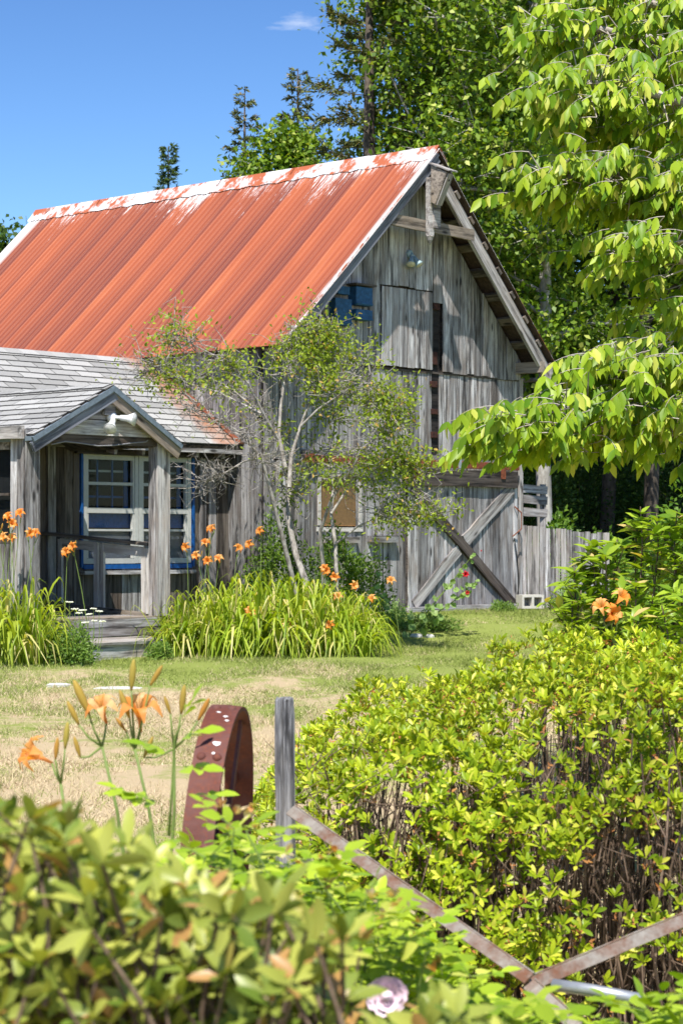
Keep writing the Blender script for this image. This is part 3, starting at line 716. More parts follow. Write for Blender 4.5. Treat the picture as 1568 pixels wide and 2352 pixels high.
# ================================================================== annex with porch
EV, EZ = .357, 2.839; RV, RZ = 2.26, 4.13; AU0 = -9.0
annex = empty('annex', L(-3, .7, .3), 'low grey board annex with pale shingled roof and a small gabled porch', 'building')
WV = .68
sl_up = (L(0, RV, RZ)-L(0, EV, EZ)); SLEN = sl_up.length; sl_up.normalize(); sl_n = G.cross(sl_up)
if sl_n.z < 0: sl_n = -sl_n
PVF = -1.7
pa_u, pa_z = PV(260, 885, PVF); pl_u, pl_z = PV(76, 1000, PVF); pr_u, pr_z = PV(415, 1018, PVF)
# roof decks
def solid_sheet(name, pts, th, nrm, mat, par):
    a = [Vector(p) for p in pts]; b_ = [p-nrm*th for p in a]; k = len(a)
    return put(name, mesh_from(a+b_, [tuple(range(k)), tuple(range(k, 2*k))[::-1]]+[(i, (i+1) % k, k+(i+1) % k, k+i) for i in range(k)]), mat, par)
solid_sheet('roof_deck', [L(AU0, EV, EZ-.012), L(-.02, EV, EZ-.012), L(-.02, RV, RZ-.012), L(AU0, RV, RZ-.012)], .05, sl_n, W_DARK, annex)
solid_sheet('roof_deck', [L(AU0, RV, RZ-.03), L(-.02, RV, RZ-.03), L(-.02, 4.4, 2.8), L(AU0, 4.4, 2.8)], .05, Vector(Z), W_DARK, annex)
SH = {}
def shingle_mesh(w, h, k):
    key = (round(w, 3), round(h, 3), k)
    if key not in SH:
        a = random.uniform(-.006, .006); c = random.uniform(-.006, .006); t = .02
        vs = [(0, a, .021), (w, c, .021), (w, h, .004), (0, h, .004), (0, a, .021-t), (w, c, .021-t), (w, h, -.002), (0, h, -.002)]
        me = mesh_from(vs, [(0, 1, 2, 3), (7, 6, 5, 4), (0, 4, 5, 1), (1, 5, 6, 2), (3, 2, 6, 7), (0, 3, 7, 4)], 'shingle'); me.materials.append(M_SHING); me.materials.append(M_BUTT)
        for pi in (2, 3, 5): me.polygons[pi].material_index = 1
        SH[key] = me
    return SH[key]
def lay_shingles(org, xdir, ydir, nrm, x0, x1, rows, ex, sw, xlim=None):
    for r_ in range(rows):
        x = x0-(.0 if r_ % 2 else sw*.5)-random.uniform(0, .03)
        while x < x1:
            w = sw
            if x+w > x1: w = max(.08, round((x1-x)/.05)*.05)
            xa = x
            if xa < x0: w = w-(x0-xa); xa = x0; w = round(w/.05)*.05
            if w > .04 and not (xlim and xlim(xa+w/2, r_*ex)):
                me = shingle_mesh(w-.014, ex+.03, random.randint(0, 3))
                p = org+xdir*xa+ydir*(r_*ex)+nrm*.004
                M = Matrix(((xdir.x, ydir.x, nrm.x, p.x), (xdir.y, ydir.y, nrm.y, p.y), (xdir.z, ydir.z, nrm.z, p.z), (0, 0, 0, 1)))
                q = Matrix.Rotation(random.uniform(-.006, .006), 4, 'Z')
                put('shingle', me, None, annex, M @ q)
            x += sw
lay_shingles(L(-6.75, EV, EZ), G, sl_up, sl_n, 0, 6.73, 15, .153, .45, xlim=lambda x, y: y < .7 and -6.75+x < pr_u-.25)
# ridge shingles
for i in range(24):
    for s in (-1, 1):
        if s > 0: continue
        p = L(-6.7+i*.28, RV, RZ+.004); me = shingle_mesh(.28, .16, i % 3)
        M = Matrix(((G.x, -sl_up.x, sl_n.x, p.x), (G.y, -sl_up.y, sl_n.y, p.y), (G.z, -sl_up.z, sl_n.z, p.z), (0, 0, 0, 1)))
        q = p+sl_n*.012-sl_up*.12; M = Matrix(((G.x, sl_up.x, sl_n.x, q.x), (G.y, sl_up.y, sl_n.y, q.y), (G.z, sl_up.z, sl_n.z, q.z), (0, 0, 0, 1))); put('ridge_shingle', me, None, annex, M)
board('eave_board', annex, L(pr_u-.6, EV+.02, EZ-.085), L(-.03, EV+.02, EZ-.085), .055, .02, -R, W_GREY, seg=5)
board('eave_beam', annex, L(-2.9, WV-.06, EZ-.13), L(-.03, WV-.06, EZ-.13), .10, .07, -R, W_DARK)
for uu in np.arange(-2.4, -.1, .5): board('rafter_tail', annex, L(uu, WV, EZ-.08), L(uu, EV+.03, EZ-.14), .09, .05, G, W_TAN, seg=1)
board('flashing', annex, L(-.06, EV-.02, EZ+.03), L(-.06, RV, RZ+.035), .13, .012, sl_n, M_RAIL, seg=6)
# annex front wall boards (board and batten)
wU0, wU1 = PV(186, 1040, WV)[0], PV(434, 1040, WV)[0]; wZ0, wZ1 = PV(300, 1294, WV)[1], PV(300, 1040, WV)[1]
def ab(u0, u1, z0, z1, v=WV): gable_boards(lambda u: z0, lambda u: z1, u0, u1, v, [W_GREY, W_MID, W_MID, W_DARK], parent=annex, wmin=.14, wmax=.2)
ab(wU1, -.02, .3, EZ-.05); ab(-4.35, wU0, .3, EZ+.05); ab(wU0, wU1, .3, wZ0-.05); ab(wU0, wU1, wZ1+.03, EZ+.05)
for uu in (-3.95, -3.3, -.55): board('batten', annex, L(uu, WV-.03, .3), L(uu, WV-.03, EZ), .10, .04, -R, W_PALE if uu < -3.5 else W_GREY)
mb = MB(); mb.add([L(AU0, WV+.05, .1), L(wU0-.02, WV+.05, .1), L(wU0-.02, WV+.05, EZ), L(AU0, WV+.05, EZ)], [(0, 1, 2, 3)]); mb.add([L(wU1+.02, WV+.05, .1), L(0, WV+.05, .1), L(0, WV+.05, EZ), L(wU1+.02, WV+.05, EZ)], [(0, 1, 2, 3)])
mb.add([L(AU0, 4.3, .1), L(0, 4.3, .1), L(0, 4.3, 2.8), L(AU0, 4.3, 2.8)], [(0, 1, 2, 3)]); mb.build('inner_wall', M_BLACK, annex)
# window: blue trim, two double-hung units, inner blue grids, room behind
win = box('window', annex, ((wU0+wU1)/2, WV+.5, (wZ0+wZ1)/2), wU1-wU0, .02, wZ1-wZ0, M_BLACK, BARN_M)
for (c, d) in (((wU0-.03, 0), (.035, wZ1-wZ0+.1)), ((wU1+.03, 0), (.035, wZ1-wZ0+.1)), (((wU0+wU1)/2, (wZ1-wZ0)/2+.03), (wU1-wU0, .05)), (((wU0+wU1)/2, -(wZ1-wZ0)/2-.04), (wU1-wU0, .06))):
    box('blue_trim', win, (c[0], WV-.045, (wZ0+wZ1)/2+c[1]), d[0], .05, d[1], M_BLUE, BARN_M)
box('sill', win, ((wU0+wU1)/2, WV-.07, wZ0-.12), wU1-wU0+.06, .10, .05, W_GREY, BARN_M)
half = (wU1-wU0)/2
for k in range(2):
    u0 = wU0+k*half; u1 = u0+half; zc = wZ0+(wZ1-wZ0)*.475
    fr = box('window_unit', win, ((u0+u1)/2, WV-.03, wZ1-.02), half-.01, .06, .04, M_FRAME, BARN_M)
    for (a, c, w, h, dv) in (((u0+.035), (wZ0+wZ1)/2-.02, .06, wZ1-wZ0-.045, 0), ((u1-.035), (wZ0+wZ1)/2-.02, .06, wZ1-wZ0-.045, 0), ((u0+u1)/2, wZ0+.035, half-.135, .07, 0),
                         ((u0+u1)/2, wZ1-.075, half-.135, .065, .012), ((u0+u1)/2, zc, half-.135, .07, .006), ((u0+u1)/2, wZ1-(wZ1-wZ0)*.285, half-.135, .04, .012), ((u0+u1)/2, wZ0+(wZ1-wZ0)*.30, half-.135, .028, .016),
                         (u0+.083, (wZ0+wZ1)/2, .03, wZ1-wZ0-.15, .01), (u1-.083, (wZ0+wZ1)/2, .03, wZ1-wZ0-.15, .01)):
        box('sash_bar', fr, (a, WV-.028+dv, c), w, .05, h, M_FRAME, BARN_M)
    box('pane', fr, ((u0+u1)/2, WV+.012, wZ1-(wZ1-wZ0)*.26), half-.14, .004, (wZ1-wZ0)*.45, M_GLASS, BARN_M)
    box('pane', fr, ((u0+u1)/2, WV+.006, wZ0+(wZ1-wZ0)*.24), half-.14, .004, (wZ1-wZ0)*.42, M_GLASS, BARN_M)
    for j in range(1, 3): box('inner_muntin', fr, (u0+half*(.1+.27*j), WV+.09, wZ1-(wZ1-wZ0)*.26), .022, .02, (wZ1-wZ0)*.48, M_BLUE, BARN_M)
    box('inner_muntin', fr, (u1-.13, WV+.07, wZ1-(wZ1-wZ0)*.26), .07, .02, (wZ1-wZ0)*.48, M_BLUE, BARN_M)
    for j, mt_ in ((.17, M_FRAME), (.40, M_BLUE)): box('inner_muntin', fr, ((u0+u1)/2, WV+.12, wZ1-(wZ1-wZ0)*j), half-.1, .02, .028, mt_, BARN_M)
    box('blue_panel', fr, ((u0+u1)/2, WV+.06, wZ0+(wZ1-wZ0)*.40), half-.1, .02, (wZ1-wZ0)*.155, M_BLUE, BARN_M)
    box('blind', fr, ((u0+u1)/2, WV+.07, wZ0+(wZ1-wZ0)*.17), half-.1, .02, (wZ1-wZ0)*.26, M_BLIND, BARN_M)
mb = MB()   # the room: floor, side, back
ab_ = [(wU0, WV+.06), (wU0, WV+.5), (wU1, WV+.5), (wU1, WV+.06)]
for (a, c) in zip(ab_, ab_[1:]): mb.add([L(a[0], a[1], wZ0), L(c[0], c[1], wZ0), L(c[0], c[1], wZ1), L(a[0], a[1], wZ1)], [(0, 1, 2, 3)])
mb.add([L(wU0, WV+.05, wZ1), L(wU1, WV+.05, wZ1), L(wU1, WV+.5, wZ1), L(wU0, WV+.5, wZ1)], [(0, 1, 2, 3)])
mb.build('reveal', M_BLACK, win)

# porch roof, left slope with its shingles, right slope
pn_l = (Vector((pa_u, pa_z))-Vector((pl_u, pl_z))); PL = pn_l.length; upl = (G*pn_l.x+Z*pn_l.y).normalized(); nl = upl.cross(R); nl = nl if nl.z > 0 else -nl
pn_r = (Vector((pa_u, pa_z))-Vector((pr_u, pr_z))); PR = pn_r.length; upr = (G*pn_r.x+Z*pn_r.y).normalized(); nr = R.cross(upr); nr = nr if nr.z > 0 else -nr
VRB = 1.25
solid_sheet('porch_roof_deck', [L(pl_u, PVF+.02, pl_z-.014), L(pa_u, PVF+.02, pa_z-.014), L(pa_u, VRB, pa_z-.014), L(pl_u, VRB, pl_z-.014)], .035, nl, W_DARK, annex)
solid_sheet('porch_roof_deck', [L(pr_u, PVF+.02, pr_z-.014), L(pa_u, PVF+.02, pa_z-.014), L(pa_u, VRB, pa_z-.014), L(pr_u, EV, pr_z-.014)], .035, nr, W_DARK, annex)
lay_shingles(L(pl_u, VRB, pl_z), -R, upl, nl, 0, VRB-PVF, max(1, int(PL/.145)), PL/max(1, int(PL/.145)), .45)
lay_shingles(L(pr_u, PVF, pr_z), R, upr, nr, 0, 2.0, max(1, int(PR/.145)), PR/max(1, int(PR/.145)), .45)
for i in range(14):
    q = L(pa_u, PVF+.02+i*.2, pa_z)+nl*.02-upl*.13; xd = -R
    q = q+R*.2
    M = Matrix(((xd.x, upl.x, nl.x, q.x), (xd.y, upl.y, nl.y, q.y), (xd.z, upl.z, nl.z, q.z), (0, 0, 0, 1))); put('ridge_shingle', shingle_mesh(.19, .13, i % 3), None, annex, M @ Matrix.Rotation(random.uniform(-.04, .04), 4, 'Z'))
# porch gable rakes
def prake(a, c, off, w, th, mat, v, name, ext=0):
    a = Vector(a); c = Vector(c); d = (c-a).normalized(); n = Vector((d.y, -d.x)); n = n if n.y < 0 else -n
    p = a-d*ext+n*off; q = c+n*off; board(name, annex, L(p.x, v, p.y), L(q.x, v, q.y), w, th, -R, mat, seg=4)
for e in ((pl_u, pl_z), (pr_u, pr_z)):
    prake(e, (pa_u, pa_z), .035, .06, .03, M_TEAL, PVF+.0, 'porch_fascia', .03)
    prake(e, (pa_u, pa_z), .125, .12, .035, W_BLUEG if e[0] < pa_u else W_TAN, PVF+.035, 'porch_rake', .06)
# porch pediment: three horizontal boards
tz = lambda u: (pl_z+(u-pl_u)/(pa_u-pl_u)*(pa_z-pl_z) if u < pa_u else pr_z+(pr_u-u)/(pr_u-pa_u)*(pa_z-pr_z))-.12
bz0 = PV(230, 1000, PVF+.1)[1]; hh = .185
for i in range(3):
    zl = bz0+i*(hh+.006); zt = zl+hh
    # trim to slope
    ul = pl_u+(zl+.1-pl_z)/(pa_z-pl_z)*(pa_u-pl_u)-.02; ur = pr_u-(zl+.1-pr_z)/(pa_z-pr_z)*(pr_u-pa_u)+.02
    dl = hh*(pa_u-pl_u)/(pa_z-pl_z); dr = hh*(pr_u-pa_u)/(pa_z-pr_z)
    ul = max(ul, pl_u+.12); ur = min(ur, pr_u-.12)
    # board local Y for X=G, Z=-R is (-R) x G = Z-up ... start edge low/high
    board('pediment_board', annex, L(ul, PVF+.14, zl+hh/2), L(ur, PVF+.14, zl+hh/2), hh, .03, -R, W_GREY, (0, dl*.95, 0, -dr*.95) if (-R).cross(G).z > 0 else (dl*.95, 0, -dr*.95, 0), seg=2)
box('peak_block', annex, (pa_u-.0, PVF+.075, pa_z-.27), .17, .05, .17, W_GREY, BARN_M)
board('porch_beam', annex, L(pl_u+.1, PVF+.2, bz0-.05), L(pr_u-.15, PVF+.2, bz0-.05), .11, .08, -R, W_DARK)
# posts
p2u, p2z = PV(362, 1015, PVF+.1); p1u = PV(60, 1015, PVF+.1)[0]
dkz = PV(300, 1417, PVF+.1)[1]
for (uc, label) in ((p1u, 0), (p2u, 1)):
    # front face begins at the corner uc, side face runs back
    pz0 = dkz if label else .0
    board('porch_post', annex, L(uc+.115, PVF+.26, pz0), L(uc+.115, PVF+.26, bz0+.03), .21, .15, -R, W_PALE if label else W_GREY, seg=5, jit=.005)
    board('post_trim', annex, L(uc-.002, PVF+.19, pz0), L(uc-.002, PVF+.19, bz0+.0), .11, .012, -G, W_GREY, seg=3)
# left flank of porch: beam, wall, dark window
board('porch_eave_beam', annex, L(p1u-.02, PVF+.1, bz0-.0), L(p1u-.02, .7, bz0-.0), .14, .10, -G, W_PALE, seg=4, jit=.012)
board('porch_eave_trim', annex, L(pl_u+.0, PVF+.0, pl_z-.035), L(pl_u+.0, 1.2, pl_z-.035), .05, .02, -G, M_TEAL, seg=4)
fu = p1u+.03
board('flank_board', annex, L(fu, PVF+.32, 0), L(fu, PVF+.32, bz0), .12, .03, -G, W_GREY)
v0_, v1_ = PVF+.42, .6; wz0, wz1 = 1.5, 2.62
fw = box('side_window', annex, (fu+.06, (v0_+v1_)/2, (wz0+wz1)/2), .01, v1_-v0_, wz1-wz0, M_BLACK, BARN_M)
box('pane', fw, (fu+.01, (v0_+v1_)/2, (wz0+wz1)/2), .004, v1_-v0_, wz1-wz0, M_GLASS, BARN_M)
for zz, hh_ in ((wz0, .05), (wz1, .09), (wz0+.55, .03)): box('window_frame', fw, (fu, (v0_+v1_)/2, zz), .04, v1_-v0_, hh_, W_TAN if zz == wz1 else W_DARK, BARN_M)
vv = v0_
while vv < v1_:
    board('flank_board', annex, L(fu, vv+.09, 0), L(fu, vv+.09, wz0-.03), .17, .025, -G, W_GREY); vv += .18
# deck and steps
dk0 = PV(110, 1417, PVF+.05)[0]; dk1 = PV(368, 1417, PVF+.05)[0]
mbv = PVF+.05
for i in range(11):
    vv = mbv+.1+i*.2; board('deck_board', annex, L(p1u, vv, dkz-.03), L(dk1, vv, dkz-.03), .19, .03, Z, W_TAN if i < 2 else W_GREY, seg=2)
zs = [PV(280, y, mbv-.0)[1] for y in (1421, 1440, 1460)]
board('riser', annex, L(dk0, mbv, (zs[0]+zs[1])/2), L(dk1, mbv, (zs[0]+zs[1])/2), zs[0]-zs[1]-.004, .03, -R, W_GREY, jit=.005)
board('riser', annex, L(dk0, mbv, (zs[1]+zs[2])/2-.004), L(dk1, mbv, (zs[1]+zs[2])/2-.004), zs[1]-zs[2]-.004, .028, -R, W_GREY, jit=.005)
st0 = PV(200, 1470, mbv-.3)[0]; st1 = PV(372, 1470, mbv-.3)[0]; sz = PV(280, 1474, mbv-.33)[1]
tb = Vector(L(0, mbv-.0, zs[2]-.045)); tf = Vector(L(0, mbv-.36, sz-.035)); tn = G.cross(tb-tf); tn = tn.normalized() if tn.z > 0 else -tn.normalized()
board('tread', annex, (tb+tf)/2+G*st0, (tb+tf)/2+G*st1, (tb-tf).length, .035, tn, W_PALE, jit=.006)
board('riser', annex, L(st0+.1, mbv-.005, zs[2]/2-.1), L(dk1, mbv-.005, zs[2]/2-.1), zs[2]+.1, .02, -R, W_DARK)
board('riser', annex, L(st0, mbv-.30, sz/2-.03), L(st1, mbv-.30, sz/2-.03), sz+.0, .035, -R, W_GREY, jit=.008)
box('step_side', annex, (st0+.02, mbv-.14, sz/2-.04), .03, .3, sz-.01, W_GREY, BARN_M)
# side railing made of old window frames
ru = p2u+.10
ra, raz = PU(345, 1254, ru); rb, rbz = PU(98, 1228, ru); ca, caz = PU(335, 1412, ru); cb, cbz = PU(105, 1383, ru)
rl = board('porch_railing', annex, L(ru, ra-.02, raz), L(ru, rb, rbz), .13, .04, Z, W_MID, seg=3)
board('bottom_rail', rl, L(ru, ca-.04, caz), L(ru, cb, cbz), .05, .05, -G, W_TAN)
def rz(v, top): t = (v-ra)/(rb-ra); return (raz+(rbz-raz)*t-.03) if top else (caz+(cbz-caz)*t+.03)
for x in (342, 334, 238, 225, 142):
    v_, _ = PU(x, 1300, ru); board('stile', rl, L(ru, v_, rz(v_, 0)-.02), L(ru, v_, rz(v_, 1)), .075 if x != 342 else .07, .035, -G, W_WHITE)
for xa, xb in ((334, 238), (225, 142)):
    a, _ = PU(xa, 1300, ru); c, _ = PU(xb, 1300, ru); board('top_stile', rl, L(ru, a, rz(a, 1)-.05), L(ru, c, rz(c, 1)-.05), .12, .03, -G, W_WHITE)
# porch cable and lamp
mb = MB(); mb.tube([L(PV(x, y, PVF+.12)[0], PVF+.12, PV(x, y, PVF+.12)[1]) for x, y in ((118, 1021), (150, 1014), (185, 1018), (225, 1024), (262, 1023), (300, 1018), (335, 1015), (340, 1011))], [.008]*8, 5); mb.build('cable', M_BLIND, annex)
u, z = PV(247, 958, PVF+.1); floodlight(L(u+.06, PVF+.1, z+.0), -R, 'white twin floodlight on the porch gable', M_LAMPW, [(-.1, -.75, -.55), (.85, -.2, -.1)], 1.15, plain('clear_lens', (.6, .6, .6), .1))

# ================================================================== fence, rack, block
fence = empty('board_fence', PD(1270, 1398, 34.6), 'grey upright board fence right of the barn door', 'fence')
x = 1193; fD = 34.4
while x < 1395:
    w = random.uniform(11, 16); D = fD+(x-1193)*.004
    zb_ = float(gz(0, D))-.02; zt = PD(x, 1207+(x-1193)*.10+random.uniform(-3, 3), D).z
    p = PD(x+w/2, 1300, D); board('picket', fence, (p.x, p.y, zb_), (p.x, p.y, zt), (w-1.2)/FPX*D, .022, (.1, -1, 0), W_GREY if random.random() < .6 else W_PALE, jit=.006); x += w
board('fence_rail', fence, PD(1193, 1260, fD+.06), PD(1395, 1268, fD+.86), .09, .03, (.1, -1, 0), W_DARK)
rack = empty('slatted_rack', PD(1220, 1395, 35), 'open rack of three horizontal grey slats above the board fence beside the barn', 'rack')
for y in (1123, 1147, 1176): board('slat', rack, PD(1186, y-2, 34.9), PD(1254, y+3, 35.2), .135, .03, (0, -1, 0), W_GREY, jit=.006)
for xx in (1194, 1247): board('post', rack, (PD(xx, 1200, 35.1).x, 35.22, .3), (PD(xx, 1200, 35.1).x, 35.22, PD(xx, 1112, 35.1).z), .10, .06, (0, -1, 0), W_GREY)
bar_ = PD(1216, 1431, 33.2)
t = empty('cinder_block', bar_, 'pale concrete cinder block lying on the grass by the fence', 'block')
Mb = frame((bar_.x, bar_.y, float(gz(0, 33.2))+.03), (.93, .36, 0), Z)
mb = MB(); lw, lh, ld_ = .40, .21, .22
for cx_, w_ in ((-.168, .034), (0, .036), (.168, .034)): mb.box((cx_, 0, lh/2), (w_, ld_, lh), Mb)
for zz in (.018, lh-.018):
    for cx_ in (-.0845, .0845): mb.box((cx_, 0, zz), (.135, ld_, .036), Mb)
o_ = mb.build('block_body', M_CONC, t)
mb = MB()
for cx_ in (-.0845, .0845): mb.box((cx_, .08, lh/2), (.134, .01, lh-.074), Mb)
mb.build('block_web', M_CONC, t)

# ================================================================== vegetation builders
def tree(name, base, h, cr, label, cat='tree', group=None, mat=M_FOREST, bk=BK_BIRCH, c0=.22, n1=34, n2=8, k=46, leaf=.12, tr=.12, lean=(0, 0), seed=0, tm=None, spread=.32, zsq=.9):
    rs = np.random.default_rng(seed+1000); t = empty(name, base, label, cat, group); b0 = Vector(base)
    mb = MB(); N = 12; tp = []
    wob = rs.normal(0, .05, (N+1, 2)).cumsum(0)
    for i in range(N+1):
        f = i/N; tp.append(Vector((b0.x+lean[0]*f*h+wob[i][0]*h*.06, b0.y+lean[1]*f*h+wob[i][1]*h*.06, b0.z-.1+h*f)))
    mb.tube(tp, [tr*(1-.88*(i/N))+.01 for i in range(N+1)], 8)
    P = []
    for a in range(n1):
        f = c0+(1-c0)*(a+rs.random())/n1; i = min(N-1, int(f*N)); q = tp[i].lerp(tp[i+1], f*N-i)
        prof = math.sin(math.pi*min(1, (f-c0)/(1-c0)*.82+.2))**.7; ln_ = cr*prof*rs.uniform(.6, 1.15); az = a*2.4+rs.normal(0, .35)
        d = Vector((math.cos(az), math.sin(az), rs.uniform(.25, .8))).normalized(); pts = [q]
        for s in range(4):
            d = (d+Vector(rs.normal(0, .18, 3))+Vector((0, 0, -.04))).normalized(); pts.append(pts[-1]+d*ln_/4)
        mb.tube(pts, [tr*.36*(1-f*.6)*(1-.8*j/4)+.006 for j in range(5)], 5, False)
        for s in range(n2):
            g_ = rs.uniform(.25, 1.05); j = min(3, int(g_*4)); st = pts[j].lerp(pts[j+1], min(1, g_*4-j))
            d2 = (d+Vector(rs.normal(0, .75, 3))).normalized(); e = st+d2*ln_*rs.uniform(.18, .45)
            mb.tube([st, e], [.012, .004], 3, False)
            P.append((st+e)/2); P.append(e)
    P = np.array([tuple(p) for p in P]); kk = max(1, k//2)
    P = np.repeat(P, kk, 0); P = P+rs.normal(0, spread, P.shape)*np.array([1, 1, zsq*.7])
    n = len(P); d = unit(n); d[:, 2] -= .25; nn = unit(n)*.9+np.array([0, -.35, .9])
    mb.build('trunk', bk, t, True)
    leaves('leaf', t, mat, tm or [quad_leaf(.75), quad_leaf(.6, -.25)], P, frames(d, nn), rng.uniform(.7, 1.25, n)*leaf, 0, 'crown')
    return t
def conifer(base, h, r, label, seed=0, mat=M_SPRUCE, sparse=1.0, group=None, droop=.25, n=None, nd=.10, blen=.05):
    rs = np.random.default_rng(seed+500); t = empty('spruce_tree', base, label, 'tree', group); b0 = Vector(base); mb = MB()
    mb.tube([b0, b0+Vector((0, 0, h*.5)), b0+Vector((0, 0, h))], [h*.014+.03, h*.009+.015, .01], 7); P, D = [], []
    nb = n or int(h*9)
    for a in range(nb):
        f = .12+.88*((a+rs.random())/nb)**.9; az = a*2.4+rs.normal(0, .3); ln_ = r*(1-f)**.8*rs.uniform(.55, 1.15)+.12
        q = b0+Vector((0, 0, h*f)); d = Vector((math.cos(az), math.sin(az), rs.uniform(-.05, .25)-droop*(1-f))).normalized(); pts = [q]
        for s in range(4): d = (d+Vector((rs.normal(0, .08), rs.normal(0, .08), rs.normal(0, .05)+.05))).normalized(); pts.append(pts[-1]+d*ln_/4)
        mb.tube(pts, [.022*(1-f)+.008, .016*(1-f)+.006, .01, .006, .003], 4, False)
        m_ = max(4, int(ln_*60*sparse))
        for s in range(m_):
            g_ = rs.uniform(.22, 1.0)**.8; j = min(3, int(g_*4)); p = pts[j].lerp(pts[j+1], g_*4-j)
            side = Vector((-d.y, d.x, 0))*rs.choice((-1, 1)); e = (d*.6+side*rs.uniform(.2, 1)+Vector((0, 0, rs.uniform(-.5, .15)))).normalized(); ll = blen+ln_*.16*rs.random()
            for q_ in range(4): P.append(tuple(p+e*ll*(q_+rs.random())/2.2)); D.append(tuple((e+Vector(rs.normal(0, .4, 3))).normalized()))
    P = np.array(P); D = np.array(D); mb.build('trunk', BK_DARK, t, True)
    leaves('needle', t, mat, [quad_leaf(.28), quad_leaf(.35, .1)], P, frames(D, unit(len(P))+np.array([0, -.2, .8])), rs.uniform(.7, 1.3, len(P))*nd, 0, 'crown')
    return t
def gp(x, D): return ((x-CX)/FPX*D, D, float(gz(0, D))-.05)
grp = 'birches and poplars of the wood behind the barn'
specs = [
 ('pale birch behind the ridge, left edge of the wood next to the tall spruce', 965, 46, 16.5, 1.7, .35, .0),
 ('birch standing right behind the barn gable peak', 1065, 42.5, 16.5, 2.2, .28, .01),
 ('birch with crown just right of the barn gable peak', 1185, 45, 17, 2.3, .3, 0),
 ('pale trunked birch directly beyond the right eave of the barn', 1268, 39, 15.5, 2.2, .24, -.02),
 ('dark stemmed tree between the right barn eave and the hanging leaves', 1390, 43, 16.5, 2.3, .22, .01),
 ('dark stemmed tree deep in the wood behind the hanging leaves', 1500, 41, 15.5, 2.4, .22, -.01),
 ('rightmost dark stemmed tree of the wood at the picture edge', 1650, 43, 16, 2.6, .2, 0)]
for i, (lb, x, D, h, cr, c0, ln_) in enumerate(specs):
    tree('birch_tree', gp(x, D), h, cr, lb, 'tree', grp, M_FOREST, BK_BIRCH if x < 1300 else BK_DARK, c0, 54, 10, 50, .13, .15, (ln_, 0), seed=i)
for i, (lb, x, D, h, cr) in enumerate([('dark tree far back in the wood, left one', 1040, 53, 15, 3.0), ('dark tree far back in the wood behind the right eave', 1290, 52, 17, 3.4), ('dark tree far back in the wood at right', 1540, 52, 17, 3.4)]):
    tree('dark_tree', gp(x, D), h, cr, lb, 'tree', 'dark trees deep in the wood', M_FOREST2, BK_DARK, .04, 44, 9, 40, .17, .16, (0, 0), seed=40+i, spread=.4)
tree('maple_tree', gp(660, 49), 10.3, 2.1, 'low leafy yellow-green tree rising behind the middle of the ridge', 'tree', None, M_FOREST, BK_BIRCH, .3, 40, 9, 44, .14, .1, seed=61)
conifer(gp(848, 44.2), 15.5, 2.7, 'tall sparse spruce with long drooping branches left of the birches', 1, sparse=1.3, droop=.1, n=80, nd=.11)
conifer(gp(562, 50), 11.4, 1.3, 'slim spruce top behind the ridge, left of the low leafy tree', 2, n=105, nd=.12, sparse=.9)
conifer(gp(684, 50.5), 12.0, 1.7, 'broader dark spruce between the slim spruce and the tall sparse one', 3, n=120, nd=.12, sparse=.9)
conifer(gp(387, 62), 12.2, .9, 'tiny spruce top poking above the middle of the red roof', 4, mat=leafmat('blue_spruce_needles', (.06, .11, .06), (.13, .19, .09)), n=150, nd=.15)
# bush with bare twigs at far left
tree('dark_tree', gp(-25, 46), 7.6, 1.6, 'dark round tree at the left edge beyond the roof end', 'tree', None, M_FOREST2, BK_DARK, .2, 26, 8, 30, .13, .1, seed=71)
def bare(base, h, label, seed, spread=.35, n=26):
    rs = np.random.default_rng(seed); t = empty('bare_shrub', base, label, 'shrub'); mb = MB()
    for i in range(n):
        p = Vector(base)+Vector((rs.normal(0, .15), rs.normal(0, .15), 0)); d = Vector((rs.normal(0, spread), rs.normal(0, spread), 1)).normalized(); pts = [p]
        for s in range(5): d = (d+Vector(rs.normal(0, .12, 3))).normalized(); pts.append(pts[-1]+d*h/5*rs.uniform(.7, 1.1))
        mb.tube(pts, [.025, .02, .015, .011, .008, .005], 4, False)
        for j in range(2, 5):
            e = pts[j]+(d+Vector(rs.normal(0, .6, 3))).normalized()*h*.14; mb.tube([pts[j], e], [.009, .004], 3, False)
    mb.build('stems', BK_PALE, t, True)
bare(gp(55, 45), 8.1, 'bare twiggy shrub top above the left end of the roof', 5)

def bush(name, base, rx, ry, h, label, mat, cat='bush', n=2500, leaf=.07, tm=None, group=None, bk=BK_TWIG, parts=0, shell=.55, stems=24, seed=0, nn0=(0, -.4, .8), z0=.05):
    rs = np.random.default_rng(seed+77); t = empty(name, base, label, cat, group); b0 = np.array(base, float)
    q = unit(n); q[:, 2] = np.abs(q[:, 2])*.98-.03; rad = shell+(1-shell)*rs.random(n)**.6
    lump = 1+.16*np.sin(q[:, 0]*6+seed)+.13*np.sin(q[:, 1]*7+q[:, 2]*5+seed*2)
    P = b0+q*(rad*lump)[:, None]*np.array([rx, ry, h*.98])+np.array([0, 0, z0])
    cl = rs.normal(0, .02, P.shape); P += cl
    d = q*.8+unit(n)*.7; nn = unit(n)*.6+np.array(nn0)
    mb = MB()
    for i in range(stems):
        e = Vector(P[rs.integers(0, n)]); s = Vector(base)+Vector((rs.normal(0, rx*.15), rs.normal(0, ry*.15), -.02)); m = s.lerp(e, .5)+Vector((0, 0, h*.12)); mb.tube([s, m, e], [.012, .008, .003], 4, False)
    mb.build('stems', bk, t, True)
    leaves('leaf', t, mat, tm or [quad_leaf(.6), quad_leaf(.5, -.2)], P, frames(d, nn), rs.uniform(.7, 1.2, n)*leaf, parts)
    return t
LF = [leaf_tmpl(.42), leaf_tmpl(.5, .1, -.2)]
